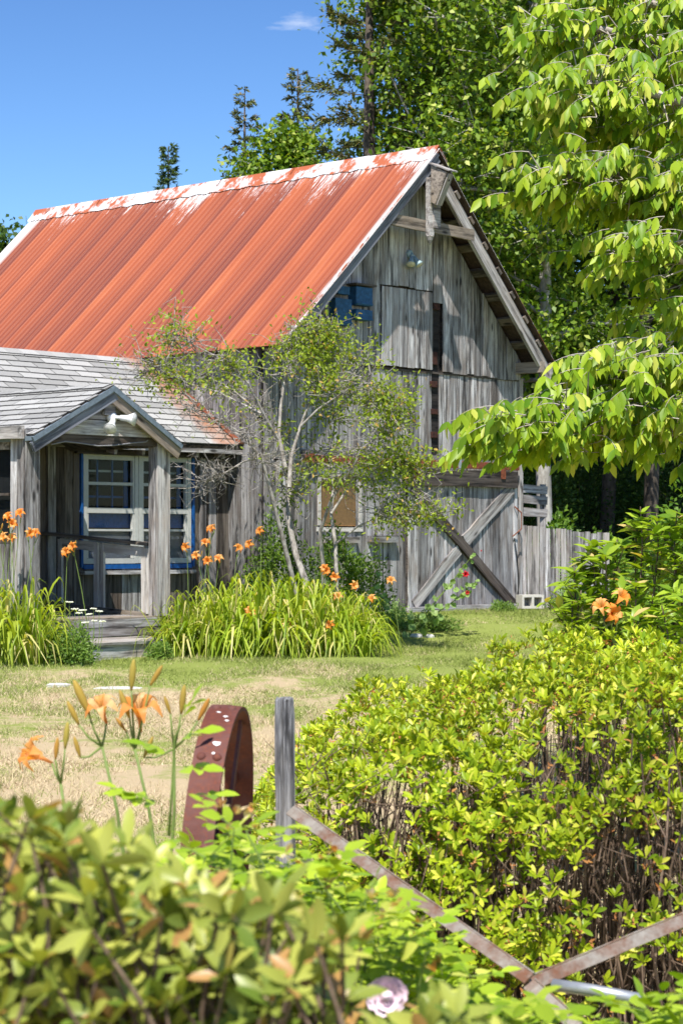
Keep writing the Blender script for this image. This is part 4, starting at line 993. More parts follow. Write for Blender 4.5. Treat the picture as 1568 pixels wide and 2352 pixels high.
for i, (lb, x, D, rx, h, n, m_) in enumerate([
  ('sunlit green bush beyond the slatted rack', 1265, 37.5, .75, 1.5, 4000, M_UNDER), ('low bush in the wood shade left of the right-hand shrubs', 1370, 38, .9, 1.1, 4500, M_UNDER),
  ('leafy bush at the wood edge under the hanging leaves', 1560, 24, .7, 1.75, 5000, M_UNDER), ('tall green bush at the right picture edge', 1690, 19, .7, 2.1, 5500, M_UNDER),
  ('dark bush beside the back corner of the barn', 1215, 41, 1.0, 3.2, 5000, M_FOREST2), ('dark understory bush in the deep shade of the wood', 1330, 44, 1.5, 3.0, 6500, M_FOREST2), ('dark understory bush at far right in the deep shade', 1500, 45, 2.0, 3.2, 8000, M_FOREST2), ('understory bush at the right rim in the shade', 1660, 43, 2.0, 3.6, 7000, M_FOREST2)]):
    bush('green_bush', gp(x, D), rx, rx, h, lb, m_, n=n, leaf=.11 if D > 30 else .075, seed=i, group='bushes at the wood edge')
def wood_mass():
    n = 36000; P = np.stack([rng.uniform(-14, 26, n), rng.uniform(60, 72, n), .3+rng.uniform(0, 1, n)*np.clip(6.2, 0, 9)], 1)
    P[:, 0] = rng.uniform(-2, 24, n); P[:, 2] *= 1.0; d = unit(n)
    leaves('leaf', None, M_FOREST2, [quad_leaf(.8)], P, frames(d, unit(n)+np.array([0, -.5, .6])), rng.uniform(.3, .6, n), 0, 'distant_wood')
    o = bpy.data.objects['distant_wood']; tag(o, 'dark mass of the far wood behind all the birches', 'wood', kind='stuff')
wood_mass()

# ================================================================== serviceberry in front of the barn corner
def small_tree():
    D0 = 27.6; base = PD(705, 1372, D0); base.z = .15
    t = empty('serviceberry_tree', base, 'small pale stemmed tree with sparse yellow-green leaves before the barn corner', 'tree'); rs = np.random.default_rng(3); mb = MB(); tips = []
    def pl(pts, r0, r1, dd=0):
        pts3 = [PD(x, y, D0+dd+(i*.12 if dd >= 0 else -i*.1)) for i, (x, y) in enumerate(pts)]; k = len(pts3)
        mb.tube(pts3, [.92*(r0+(r1-r0)*i/(k-1)) for i in range(k)], 7, False); return pts3
    mains = [
     ([(703, 1400), (700, 1330), (678, 1270), (662, 1190), (664, 1120), (655, 1075), (640, 1010), (600, 950), (540, 900), (470, 860)], .055, .008),
     ([(664, 1120), (668, 1050), (690, 980), (720, 900), (740, 830), (745, 770)], .035, .006),
     ([(655, 1075), (640, 1000), (645, 930), (655, 860), (665, 800), (690, 760)], .032, .006),
     ([(690, 1400), (660, 1280), (640, 1200), (620, 1120), (600, 1050), (560, 1000), (500, 960), (440, 940)], .04, .006),
     ([(745, 1400), (742, 1300), (735, 1220), (760, 1150), (790, 1100), (830, 1040), (870, 1000), (900, 960)], .035, .007),
     ([(775, 1400), (770, 1250), (760, 1180), (765, 1120), (760, 1040), (770, 960), (800, 880), (820, 830)], .032, .006),
     ([(760, 1180), (800, 1120), (860, 1075), (920, 1060), (960, 1090)], .02, .005),
     ([(770, 1250), (820, 1210), (880, 1180), (940, 1170), (1000, 1180)], .018, .004),
     ([(640, 1010), (610, 960), (570, 880), (520, 830), (440, 790), (400, 770)], .022, .005),
     ([(600, 1050), (560, 1060), (510, 1090), (460, 1110)], .016, .004),
     ([(690, 980), (730, 940), (790, 900), (840, 880), (880, 930)], .018, .004),
     ([(600, 950), (560, 930), (500, 900), (430, 880), (370, 840), (335, 850)], .018, .004)]
    for i, (p, a, c) in enumerate(mains):
        q = pl(p, a, c, rs.uniform(-.4, .4) if i > 2 else 0)
        tips += [(v, j/len(q)) for j, v in enumerate(q) if j >= len(q)*.4]
    P = []
    bareP = lambda v: ((v.x/v.y*FPX+CX) < 600 and (HY-(v.z-CH)/v.y*FPX) > 960)
    for v, f in tips:
        for s in range(20):
            d = Vector((rs.normal(0, 1), rs.normal(0, .8), rs.normal(.15, .6))).normalized(); p0 = v+Vector(rs.normal(0, .05, 3)); pts = [p0]; l = rs.uniform(.14, .36)
            for q in range(3): d = (d+Vector(rs.normal(0, .35, 3))).normalized(); pts.append(pts[-1]+d*l/2)
            mb.tube(pts, [.0085, .0065, .005, .003], 3, False)
            br = bareP(pts[-1])
            for q in range(1, 4):
                e = pts[q]+Vector(rs.normal(0, .10, 3)); mb.tube([pts[q], e], [.0035, .0018], 3, False)
                if not br or rs.random() < .04: P += [tuple(e), tuple(pts[q]), tuple((e+pts[q])/2)]
    P = np.repeat(np.array(P), 5, 0); P += rng.normal(0, .075, P.shape); n = len(P)
    px = P[:, 0]/P[:, 1]*FPX+CX; py = HY-(P[:, 2]-CH)/P[:, 1]*FPX
    # leaves gather in the upper and outer twigs; the middle stays twiggy
    dens = np.where(py < 900, .95, np.where(px > 820, .8, .42)); dens = np.where((px < 640) & (py > 880), .18, dens); dens = np.where((px < 600) & (py <= 900), .48, dens)*.85
    cl = np.sin(px*.035+1)+np.sin(py*.04+px*.01); keep = rng.random(n) < dens*(.65+.3*cl); P = P[keep]; n = len(P)
    mb.build('trunk', BK_SERV, t, True); d = unit(n); leaves('leaf', t, M_SERV, [leaf_tmpl(.5, .1, -.1)], P, frames(d, unit(n)*.7+np.array([0, -.3, .8])), rng.uniform(.042, .075, n), 300)
small_tree()
bush('dark_shrub', PD(640, 1400, 28.3)[:2]+(.2,) if False else (PD(650, 1400, 28.4).x, 28.4, .15), .68, .5, 1.6, 'dark green leafy shrub at the foot of the small pale stemmed tree', M_GREEN, n=8000, leaf=.06, seed=21, tm=LF)
bush('dark_shrub', (PD(790, 1400, 28.9).x, 28.9, .15), .6, .5, 1.45, 'green shrub right of the small tree stems under the paper window', M_GREEN, n=6000, leaf=.06, seed=22, tm=LF)

# ================================================================== daylilies by the house
def lily_flower(par, p, face, s, mat=M_ORANGE, name='flower', sub=False):
    """six recurved petals round a throat; joined when small, petals as sub-parts when sub"""
    face = Vector(face).normalized(); M = frame(p, face.cross(Vector((.2, .3, .9))), face)
    fl = MB(); fl.tube([Vector(p)-face*s*.45, Vector(p)-face*s*.1, Vector(p)+face*s*.1], [s*.05, s*.07, s*.12], 6)
    if sub: root = fl.build(name, mat, par, True)
    allm = fl
    for k in range(6):
        a = k*math.pi/3+random.uniform(-.08, .08); wd = .34 if k % 2 else .24; vs, fs = [], []; n = 6; rc = random.uniform(.75, 1.15)
        for i in range(n+1):
            t_ = i/n; rr = s*(.08+.62*t_**1.2); hh_ = s*(.05+.62*math.sin(t_*2.1)-.42*rc*t_**3); w_ = s*wd*(math.sin(math.pi*min(.97, t_*.86+.12))**.8)*.62
            for sg in (-1, 0, 1):
                lx = Vector((math.cos(a)*rr-math.sin(a)*sg*w_, math.sin(a)*rr+math.cos(a)*sg*w_, hh_+(abs(sg)*.03+.02*math.sin(i*2.3+sg))*s)); vs.append(M @ lx)
        for i in range(n):
            for j in range(2): fs.append((i*3+j, i*3+j+1, (i+1)*3+j+1, (i+1)*3+j))
        if sub: put('petal', mesh_from(vs, fs), mat, root, None, True)
        else: allm.add(vs, fs)
    if sub:
        st = MB()
        for k in range(5):
            a = k*1.25; st.tube([M @ Vector((0, 0, .1*s)), M @ Vector((math.cos(a)*.1*s, math.sin(a)*.1*s, .55*s)), M @ Vector((math.cos(a)*.2*s, math.sin(a)*.2*s, .78*s))], [s*.012]*3, 4)
        st.build('stamens', M_BUD, root); return root
    return allm.build(name, mat, par, True)
def bud(par, p, d, s, mat=M_BUD):
    d = Vector(d).normalized(); mb = MB(); mb.tube([Vector(p)+d*s*t for t in (0, .15, .4, .7, .92, 1.0)], [s*.035, s*.07, s*.115, s*.11, s*.06, s*.015], 7); return mb.build('bud', mat, par, True)
def lily_clump(D, x0, x1, ybase, hgt, n, label, flowers, seed, depth=1.2, parts=300, edge=.5):
    rs = np.random.default_rng(seed); c = PD((x0+x1)/2, ybase, D); t = empty('daylily_clump', (c.x, D, 0.02), label, 'plant')
    tm = [blade_tmpl(.034, .62, .55), blade_tmpl(.040, .5, .60), blade_tmpl(.030, .75, .35), blade_tmpl(.036, .42, .62)]
    P = np.zeros((n, 3)); P[:, 0] = (rs.uniform(x0, x1, n)-CX)/FPX*D; P[:, 1] = D+rs.uniform(0, depth, n); P[:, 2] = gz(P[:, 0], P[:, 1])+.0
    xr = (P[:, 0]-P[:, 0].min())/(np.ptp(P[:, 0])); az = rs.uniform(0, 2*np.pi, n)
    y = np.stack([np.cos(az)+(xr-.5)*1.3, np.sin(az)-.75, np.zeros(n)], 1); y /= np.linalg.norm(y, axis=1, keepdims=True)
    z = np.tile(np.array([0, 0, 1.]), (n, 1))+rs.normal(0, .16, (n, 3)); z /= np.linalg.norm(z, axis=1, keepdims=True)
    x = np.cross(y, z); x /= np.linalg.norm(x, axis=1, keepdims=True); y2 = np.cross(z, x)
    F = np.stack([x, y2, z], 2); sc = rs.uniform(.65, 1.15, n)*hgt*(.75+.4*np.sin(np.pi*np.clip(xr, .08, .92)))
    leaves('blade', t, M_LILYL, tm, P, F, sc, parts)
    for i, (fx, fy, dd) in enumerate(flowers):
        mb = MB()
        p = PD(fx, fy, D+dd); b_ = Vector((p.x+rs.uniform(-.25, .25), p.y+.1, .1)); m = b_.lerp(p, .6)+Vector((0, 0, .05)); q = p-Vector((0, 0, .035))
        mb.tube([b_, m, q], [.006, .005, .004], 4)
        lily_flower(t, p, (rs.uniform(-.7, .7), -.8, rs.uniform(.1, .8)), .10)
        for k in range(rs.integers(1, 4)):
            e = q+Vector((rs.uniform(-.06, .06), 0, rs.uniform(0, .05))); mb.tube([q-Vector((0, 0, .06)), e], [.004, .004], 4); bud(t, e, (rs.uniform(-.5, .5), -.2, 1), rs.uniform(.05, .08))
        mb.build('stalk', M_STEM, t)
lily_clump(25.7, 375, 850, 1510, 1.08, 2300, 'wide bed of yellow-green arching daylily leaves before the small tree', [(430, 1258, .6), (487, 1218, .7), (472, 1250, .9), (478, 1290, .5), (503, 1286, .6), (545, 1262, .9), (600, 1222, 1.0), (453, 1278, .4), (575, 1252, .8), (745, 1312, .9), (770, 1326, .8), (810, 1346, .7), (776, 1373, .6), (856, 1378, .7), (898, 1337, .9), (760, 1437, -.1), (655, 1437, -.1), (575, 1405, 0), (575, 1412, .2), (745, 1308, 1)], 5, 2.0)
lily_clump(24.2, -60, 95, 1510, 1.1, 560, 'daylily clump at the left edge beside the porch post', [(22, 1190, .2), (48, 1182, .3), (66, 1226, .2), (14, 1236, .1), (28, 1205, .4), (82, 1228, .5), (155, 1270, .3), (170, 1258, .3), (30, 1238, .3), (-5, 1215, .2)], 6, 1.3, 200)
lily_clump(27.9, 330, 440, 1460, .6, 200, 'dark leafy clump behind the porch railing', [], 8, .8, 80)
def weeds(x0, x1, ybase, D, h, label, seed, n=1800, mat=M_WEED, leaf=.04):
    c = PD((x0+x1)/2, ybase, D); return bush('weed_patch', (c.x, D, float(gz(0, D))-.03), (x1-x0)/2/FPX*D, .35, h, label, mat, 'weeds', n, leaf, LF, seed=seed, shell=.25, stems=30, bk=M_STEM)
weeds(90, 235, 1520, 24.5, .42, 'leafy green weeds at the left of the porch steps', 31, 3000)
weeds(340, 400, 1510, 25.4, .2, 'small tuft of weeds at the right of the porch steps', 32, 900)
weeds(850, 960, 1430, 29.5, .35, 'grey-green weeds at the foot of the barn wall', 33, 1800, M_HOLLY)
weeds(930, 1050, 1440, 29.3, .22, 'low weeds before the sliding door', 34, 1800)
weeds(1120, 1185, 1410, 32.6, .13, 'grass tuft beside the cinder block', 35, 800)
weeds(1240, 1400, 1420, 33, .22, 'low weeds at the foot of the board fence', 36, 1500)
weeds(1275, 1330, 1400, 32.2, .72, 'pale feathery plant before the board fence', 37, 1500, M_HOLLY, .03)
def yarrow():
    t = empty('yarrow', (PD(190, 1500, 24.4).x, 24.4, .08), 'white flat topped yarrow flowers beside the porch steps', 'flower'); mb = MB()
    for i, (x, y) in enumerate(((172, 1399), (190, 1402), (205, 1411), (182, 1408), (215, 1398), (228, 1404), (217, 1426), (236, 1427), (196, 1430), (160, 1383))):
        p = PD(x, y, 24.4); b_ = Vector((p.x-random.uniform(.0, .12), 24.45, .08)); mb.tube([b_, b_.lerp(p, .6)+Vector((.02, 0, 0)), p], [.005, .004, .003], 4)
        h = MB(); r = random.uniform(.03, .05)
        for k in range(14):
            a = k*2.4; q = r*math.sqrt(k/14); c = p+Vector((math.cos(a)*q, math.sin(a)*q, random.uniform(-.004, .006))); h.lathe([(.0, .008), (.009, .004), (.010, -.002), (0, -.006)], Matrix.Translation(c), 6)
        h.build('flower_head', M_YARROW, t)
    mb.build('stalks', M_STEM, t)
yarrow()
def hollyhock():
    D = 28.6; t = empty('hollyhock', PD(935, 1465, D), 'leaning hollyhock with red flowers before the sliding barn door', 'plant'); mb = MB()
    for pts in (((935, 1465), (985, 1400), (1030, 1345), (1065, 1300), (1085, 1275)), ((950, 1460), (1000, 1410), (1050, 1375), (1080, 1345), (1100, 1330)), ((880, 1450), (868, 1380), (872, 1300))):
        P3 = [PD(x, y, D) for x, y in pts]; mb.tube(P3, [.012, .010, .008, .005, .003][:len(P3)], 5)
        for i in range(22):
            f = random.random()*(len(P3)-1); j = int(f); p = P3[j].lerp(P3[min(j+1, len(P3)-1)], f-j); s = .02+.035*(1-f/len(P3))
            q = p+Vector((random.uniform(-.12, .12), random.uniform(-.1, .02), random.uniform(-.08, .06)))*(1.3-f/len(P3)); mb.tube([p, q], [.003, .002], 3)
            lf = MB(); M = frame(q, (random.uniform(-1, 1), .2, random.uniform(-.6, .2)), (random.uniform(-.5, .5), -.8, .7)); k = 9
            vs = [M @ Vector((math.cos(a*2*math.pi/k)*s*(1+.18*(a % 2)), math.sin(a*2*math.pi/k)*s*(1+.18*(a % 2)), .01*(a % 2))) for a in range(k)]+[M @ Vector((0, 0, -.012))]
            lf.add(vs, [(a, (a+1) % k, k) for a in range(k)]); lf.build('leaf', M_HOLLY, t)
    for x, y, s in ((1068, 1320, .075), (1072, 1362, .05), (1104, 1265, .02)): lily_flower(t, PD(x, y, D-.05), (.1, -.9, .2), s, M_RED)
    mb.build('stem', M_STEM, t)
hollyhock()

# ================================================================== lawn bits
def stone(x, y, D, w, h, label, seed):
    rs = np.random.default_rng(seed); mb = MB(); p = PD(x, y, D); p.z = float(gz(0, D)); k = 10; vs = []
    for i, (r, zz) in enumerate(((1, -.02), (.95, h*.6), (.6, h))):
        for j in range(k):
            a = j*2*math.pi/k; vs.append((p.x+math.cos(a)*w*r*rs.uniform(.8, 1.15), p.y+math.sin(a)*w*.6*r*rs.uniform(.8, 1.1), p.z+zz))
    fs = [(i*k+j, i*k+(j+1) % k, (i+1)*k+(j+1) % k, (i+1)*k+j) for i in range(2) for j in range(k)]+[tuple(range(2*k, 3*k))]
    o = put('flat_stone', mesh_from(vs, fs), M_STONE); tag(o, label, 'stone')
stone(135, 1580, 21.6, .13, .03, 'flat pale stone sunk in the lawn at left', 1); stone(270, 1588, 21.2, .28, .03, 'longer flat pale stone in the lawn behind the orange lilies', 2)
stone(955, 1478, 28.6, .10, .06, 'pale stone among the weeds under the hollyhock', 3); stone(985, 1480, 28.6, .07, .05, 'small pale stone right of its larger neighbour under the hollyhock', 4)

# ================================================================== old iron: wheel, post, bars
def iron_wheel():
    D = 5.35; Rr = .37; w = .076
    top = PD(556, 1624, D); n = Vector((.994, -.086, -.066)).normalized()      # axis, its right-hand face just visible
    up = (Z-n*Z.dot(n)).normalized(); fwd = n.cross(up); c = top-up*Rr
    t = empty('flywheel', (c.x, c.y, c.z-Rr), 'rust red iron wheel rim with rivets standing upright by the grey post', 'wheel')
    M = Matrix(((fwd.x, up.x, n.x, c.x), (fwd.y, up.y, n.y, c.y), (fwd.z, up.z, n.z, c.z), (0, 0, 0, 1))); th = .011
    mb = MB(); mb.lathe([(Rr, 0), (Rr+.002, -w/2), (Rr, -w), (Rr-th, -w), (Rr-th, 0), (Rr, 0)], M, 96); mb.build('rim', M_WHEEL, t, False)
    mb = MB(); mb.lathe([(.06, .02), (.06, -w-.02), (.03, -w-.02), (.03, .02), (.06, .02)], M, 20); mb.build('hub', M_WHEEL, t, True)
    for k in range(10):
        a = k*math.pi/5+.18; d = Vector((math.cos(a), math.sin(a), 0)); z_ = -w*.5+(.012 if k % 2 else -.012)
        board('spoke', t, M @ (d*.055+Vector((0, 0, z_))), M @ (d*(Rr-th)+Vector((0, 0, z_))), .03, .008, n, M_WHEEL, seg=1, jit=.0005)
        for s in (-.25, -.75):
            mb = MB(); q = M @ (d*(Rr+.0)+Vector((0, 0, w*s))); dd = (M.to_3x3() @ d); mb.lathe([(.012, -.001), (.011, .004), (.006, .0075), (0, .0085)], frame(q, n, dd), 10); mb.build('rivet', M_WHEEL, t, True)
    for a, zz, r in ((.93, -.028, .010), (.84, -.03, .004), (1.26, -.025, .006), (1.2, -.018, .005), (1.33, -.045, .005)):
        d = Vector((math.cos(a), math.sin(a), 0)); q = M @ (d*(Rr+.0015)+Vector((0, 0, zz))); mb = MB(); k = 9; F_ = frame(q, n, M.to_3x3() @ d)
        vs = [F_ @ Vector((math.cos(j*.7)*r*random.uniform(.6, 1.4), math.sin(j*.7)*r*random.uniform(.5, 1.0), .0005)) for j in range(k)]; mb.add(vs, [tuple(range(k))]); mb.build('bird_lime', M_DROP, t)
iron_wheel()
def post():
    D = 5.75; t = empty('wooden_post', (PD(655, 1600, D).x, D, 0), 'split grey wooden post with flat top right of the iron wheel', 'post'); s = 45/FPX*D
    vs, fs = [], []; n = 10; pts = [(632, 1605), (633, 1680), (636, 1760), (639, 1840)]; k = 26
    rs = np.random.default_rng(4); H = [(1.0, 0), (.995, .01), (.9, .1), (.8, .2), (.65, .35), (.5, .5), (.3, .75), (.15, .9)]
    topz = PD(655, 1603, D).z; zs = [topz, topz-.006, topz-.05, topz-.12, topz-.2, topz-.28, topz-.45, topz-.7, -.05]
    shp = [rs.uniform(.9, 1.08) for _ in range(k)]; crack = 18
    for i, z_ in enumerate(zs):
        c = PD(653, 1600, D); cx_ = c.x+.01*(topz-z_)*.9
        for j in range(k):
            a = 2*math.pi*j/k; e = 1/max(abs(math.cos(a)), abs(math.sin(a)))**.75; r = s*.47*e*shp[j]*(1+.03*rs.normal())
            if j == crack: r *= .55 if i < 5 else .8 if i < 6 else .97
            if j == 21: r *= .72 if 0 < i < 4 else .97
            if i == 0: r *= .86
            if i == 1: r *= .97
            vs.append((cx_+math.cos(a)*r, D+math.sin(a)*r, z_+(rs.uniform(-.004, .004) if i == 0 else 0)))
    fs = [(i*k+j, i*k+(j+1) % k, (i+1)*k+(j+1) % k, (i+1)*k+j) for i in range(len(zs)-1) for j in range(k)]
    fs.append(tuple(range(k)))
    M = Matrix.Identity(4)
    mt = wood('split_post_grain', (.40, .40, .41), (.12, .12, .125), .05, (.26, .24, .22), 2.2, True, 3.2)
    # wood grain runs along local X: store the mesh turned on its side
    rot = Matrix.Rotation(RAD(-90), 4, 'Y'); me = mesh_from([rot.inverted() @ Vector(v) for v in vs], fs); put('post_body', me, mt, t, rot, False)
post()
def iron_bar(p, q, label, w=.029, th=.005, nrm=(.0, -.93, .35), mat=M_BAR, angle=True):
    t = empty('iron_bar', q, label, 'bar'); board('bar_face', t, p, q, w, th, nrm, mat, seg=6, jit=.0006)
    if angle:
        d = (Vector(q)-Vector(p)).normalized(); nn = Vector(nrm); nn = (nn-d*nn.dot(d)).normalized(); y = nn.cross(d); s = 1 if y.z > 0 else -1
        board('bar_flange', t, Vector(p)+y*s*(w/2+.0015), Vector(q)+y*s*(w/2+.0015), .010, .003, y*s, mat, seg=4, jit=.0005)
iron_bar(PD(668, 1862, 5.55), PD(1215, 2250, 4.75), 'long rusty angle iron sloping down from the grey post')
iron_bar(PD(1215, 2262, 4.78), PD(1640, 2085, 5.1), 'rusty angle iron rising to the right picture edge')
iron_bar(PD(1215, 2262, 4.74), PD(1390, 2420, 4.5), 'short lower iron bar running out of the bottom edge', .03)
t = empty('steel_pipe', PD(1350, 2280, 4.6), 'grey galvanised pipe lying below the meeting of the iron bars', 'pipe'); mb = MB(); mb.tube([PD(1270, 2262, 4.7), PD(1360, 2275, 4.65), PD(1470, 2296, 4.6)], [.0135]*3, 12); mb.build('pipe_body', M_PIPE, t, True)

# ================================================================== near shrubs
def rosettes(C0, axis, k, spread_up=.7, lo=.15, hi=1.25):
    """k leaves round each centre, leaning outwards from the axis"""
    n = len(C0); P = np.repeat(C0, k, 0); A = np.repeat(axis, k, 0); ph = (np.tile(np.arange(k), n)*2.399+np.repeat(rng.uniform(0, 6.28, n), k))
    t1 = np.cross(A, unit(1)+np.array([[.1, .9, .2]])); t1 /= np.linalg.norm(t1, axis=1, keepdims=True); t2 = np.cross(A, t1)
    rad = t1*np.cos(ph)[:, None]+t2*np.sin(ph)[:, None]; el = rng.uniform(lo, hi, len(P))[:, None]*spread_up
    d = rad+A*el; d /= np.linalg.norm(d, axis=1, keepdims=True); nn = A-d*np.sum(A*d, 1)[:, None]+rng.normal(0, .12, P.shape)
    return P+rng.normal(0, .002, P.shape), d, nn
AZL = [leaf_tmpl(.30, .24, -.10, ((.2, .45), (.6, 1.0), (.85, .75))), leaf_tmpl(.33, .18, -.2, ((.2, .45), (.6, 1.0), (.85, .75)))]
def htop(X, Y):
    h = .79+.30*np.clip(X+.08, -.3, .95)-.05*np.clip(X-1.1, 0, 5); h = h+.045*np.sin(X*9+Y*3)+.04*np.sin(Y*7-X*4)+.02*np.sin(X*23)
    h = h*sstep(-.50, .22, X+.08*(Y-6.6))**.40
    fr = sstep(5.72, 6.35, Y)**.5; bk_ = 1-sstep(8.7, 9.5, Y)*.35
    return h*fr*bk_
def azalea():
    t = empty('azalea_bush', (.9, 7.3, 0), 'big rounded yellow-green azalea bush filling the right foreground', 'bush')
    n = 7200; X = rng.uniform(-.5, 2.0, n); Y = 5.85+3.6*rng.random(n)**1.1; h = htop(X, Y); Cc = np.stack([X, Y, h*rng.uniform(.93, 1.02, n)], 1)
    ok = (h > .12) & (rng.random(n) < .62+.62*np.sin(X*19+np.sin(Y*9)*2)*np.sin(Y*15+X*5)) & ~((Y < 6.2) & (X > .45) & (rng.random(n) < .5)); Cc = Cc[ok]; X, Y = Cc[:, 0], Cc[:, 1]; e = .05; gx = (htop(X+e, Y)-htop(X-e, Y))/(2*e); gy = (htop(X, Y+e)-htop(X, Y-e))/(2*e)
    A = np.stack([-gx*.5, -gy*.5-.12, np.ones(len(X))], 1)+rng.normal(0, .22, (len(X), 3)); A /= np.linalg.norm(A, axis=1, keepdims=True)
    # front and left face
    m = 4700; Xf = rng.uniform(-.45, 2.0, m); zf = rng.uniform(.05, .98, m)*htop(Xf, np.full(m, 6.4)); Yf = 5.98+.20*np.sin(Xf*7)*.4+.28*(zf/1.0)**2+rng.uniform(-.04, .22, m)+.5*(1-sstep(-.4, .2, Xf))
    nz_ = np.sin(Xf*11+zf*5)+np.sin(zf*17-Xf*6)+.5*np.sin(Xf*31)
    bare_ = sstep(.34, .60, Xf+.08*np.sin(zf*14))*(1-sstep(.58, .78, zf+.06*np.sin(Xf*13)))*.84
    ok = rng.random(m) < (1-bare_*.97)*np.clip(.66+.45*nz_, .03, 1)
    Cf = np.stack([Xf, Yf, zf], 1)[ok]; Af = np.array([0, -.75, .75])+rng.normal(0, .3, Cf.shape); Af /= np.linalg.norm(Af, axis=1, keepdims=True)
    C0 = np.concatenate([Cc, Cf]); A0 = np.concatenate([A, Af]); P, d, nn = rosettes(C0, A0, 7, 1, .35, 2.2)
    leaves('leaf', t, M_AZ, AZL, P, frames(d, nn), rng.uniform(.75, 1.2, len(P))*.038, 300)
    # spent brown flowers and dry leaves under the rosettes
    s = rng.integers(0, len(C0), 3200); P2, d2, n2 = rosettes(C0[s]-A0[s]*.02+rng.normal(0, .015, (3200, 3)), A0[s], 3, .3); leaves('dry_leaf', t, M_AZOLD, [leaf_tmpl(.4, .3, .25)], P2, frames(d2, n2), rng.uniform(.4, 1., len(P2))*.024, 0, 'dry_leaves')
    mb = MB()
    for i in range(850):
        x = random.uniform(-.3, 2.0); y = random.uniform(6.05, 7.3); H = float(htop(np.array(x), np.array(y)))
        if H < .3: continue
        top = Vector((x, y, H*random.uniform(.75, .97))); b_ = Vector((x+random.uniform(-.22, .22), y+random.uniform(-.1, .35), -.02)); pts = [b_]
        for k in range(1, 5):
            f = k/5; pts.append(b_.lerp(top, f)+Vector((random.uniform(-.03, .03), random.uniform(-.03, .03), 0)))
        pts.append(top); r = random.uniform(.003, .0075); mb.tube(pts, [r*(1-.55*k/5) for k in range(6)], 4, False)
        if random.random() < .8:
            for q in range(2):
                j = random.randint(1, 4); e = pts[j]+Vector((random.uniform(-.12, .12), random.uniform(-.1, .05), random.uniform(.03, .18))); mb.tube([pts[j], e], [.003, .0015], 3, False)
    for i in range(1500):    # fine dead twigs
        x = random.uniform(-.2, 2.0); y = random.uniform(5.98, 6.8); z_ = random.uniform(.05, .85); p = Vector((x, y, z_)); d3 = Vector((random.gauss(0, .7), random.gauss(0, .5), random.uniform(.1, 1))).normalized()
        mb.tube([p, p+d3*random.uniform(.04, .12)], [.002, .001], 3, False)
    mb.build('stems', BK_TWIG, t, True)
azalea()
def rhodo():
    t = empty('rhododendron_bush', (-.2, 2.75, 0), 'close blurred leathery leaved bush across the bottom left', 'bush')
    xs = [-200, 0, 60, 140, 250, 350, 430, 520, 620, 750, 900, 1010, 1150, 1300]; ys = [1820, 1825, 1838, 1850, 1885, 1925, 1990, 2015, 2035, 2085, 2190, 2280, 2350, 2430]
    n = 1150; D = rng.uniform(2.25, 3.1, n); px = rng.uniform(-150, 1250, n); top = np.interp(px, xs, ys); py = top+35+rng.random(n)**.8*560+rng.normal(0, 12, n)
    ok = ~((np.abs(px-888) < 85) & (py > 2190) & (py < 2400)); px, py, D = px[ok], py[ok], D[ok]; n = len(px)
    C0 = np.stack([(px-CX)/FPX*D, D, CH+(HY-py)/FPX*D], 1); A = np.array([0, -.25, .9])+rng.normal(0, .42, C0.shape); A /= np.linalg.norm(A, axis=1, keepdims=True)
    P, d, nn = rosettes(C0, A, 7, .9, .1, 1.9); tm = [leaf_tmpl(.40, .16, -.12, ((.15, .5), (.5, 1.0), (.82, .72))), leaf_tmpl(.34, .10, -.2, ((.15, .5), (.5, 1.0), (.82, .72)))]
    leaves('leaf', t, M_RHO, tm, P, frames(d, nn), rng.uniform(.65, 1.15, len(P))*.047, 300)
    s = rng.integers(0, n, 260); P2, d2, n2 = rosettes(C0[s]+A[s]*.004, A[s], 4, 1.6); leaves('dry_bit', t, M_CREAM, [leaf_tmpl(.5, .3, .2)], P2, frames(d2, n2), rng.uniform(.5, 1., len(P2))*.014, 0, 'withered_bits')
    mb = MB()
    for i in range(n):
        e = Vector(C0[i]); b_ = e+Vector((random.uniform(-.1, .1), random.uniform(-.02, .12), -random.uniform(.12, .3))); mb.tube([b_, b_.lerp(e, .55)+Vector((random.uniform(-.015, .015), 0, 0)), e], [.0035, .0028, .002], 5, False)
    for i in range(24):
        p = Vector((random.uniform(-.6, .35), random.uniform(2.5, 3), -.02)); e = Vector((p.x+random.uniform(-.15, .15), p.y, .62)); mb.tube([p, p.lerp(e, .5)+Vector((.03, 0, 0)), e], [.01, .008, .005], 5, False)
    mb.build('stems', BK_TWIG, t, True)
rhodo()
RL = [leaf_tmpl(.58, .12, -.12, ((.1, .55), (.42, 1.0), (.78, .62))), leaf_tmpl(.64, .06, -.2, ((.1, .55), (.42, 1.0), (.78, .62)))]
def pinnate(P, axis, nleaf, gap):
    """compound leaves: returns leaflet positions, directions, normals"""
    out_p, out_d, out_n = [], [], []
    for p, a in zip(P, axis):
        a = a/np.linalg.norm(a); s = np.cross(a, [0, 0, 1.]); s /= np.linalg.norm(s)+1e-6; up = np.cross(s, a); droop = rng.uniform(.1, .4)
        for i in range(nleaf):
            t_ = (i+1)*gap; q = p+a*t_-np.array([0, 0, 1])*droop*t_*t_*3
            for sg in (-1, 1): out_p.append(q); out_d.append(s*sg+a*.55+rng.normal(0, .12, 3)); out_n.append(up+rng.normal(0, .25, 3))
        out_p.append(q+a*gap*.5); out_d.append(a+rng.normal(0, .1, 3)); out_n.append(up+rng.normal(0, .2, 3))
    return np.array(out_p), np.array(out_d), np.array(out_n)
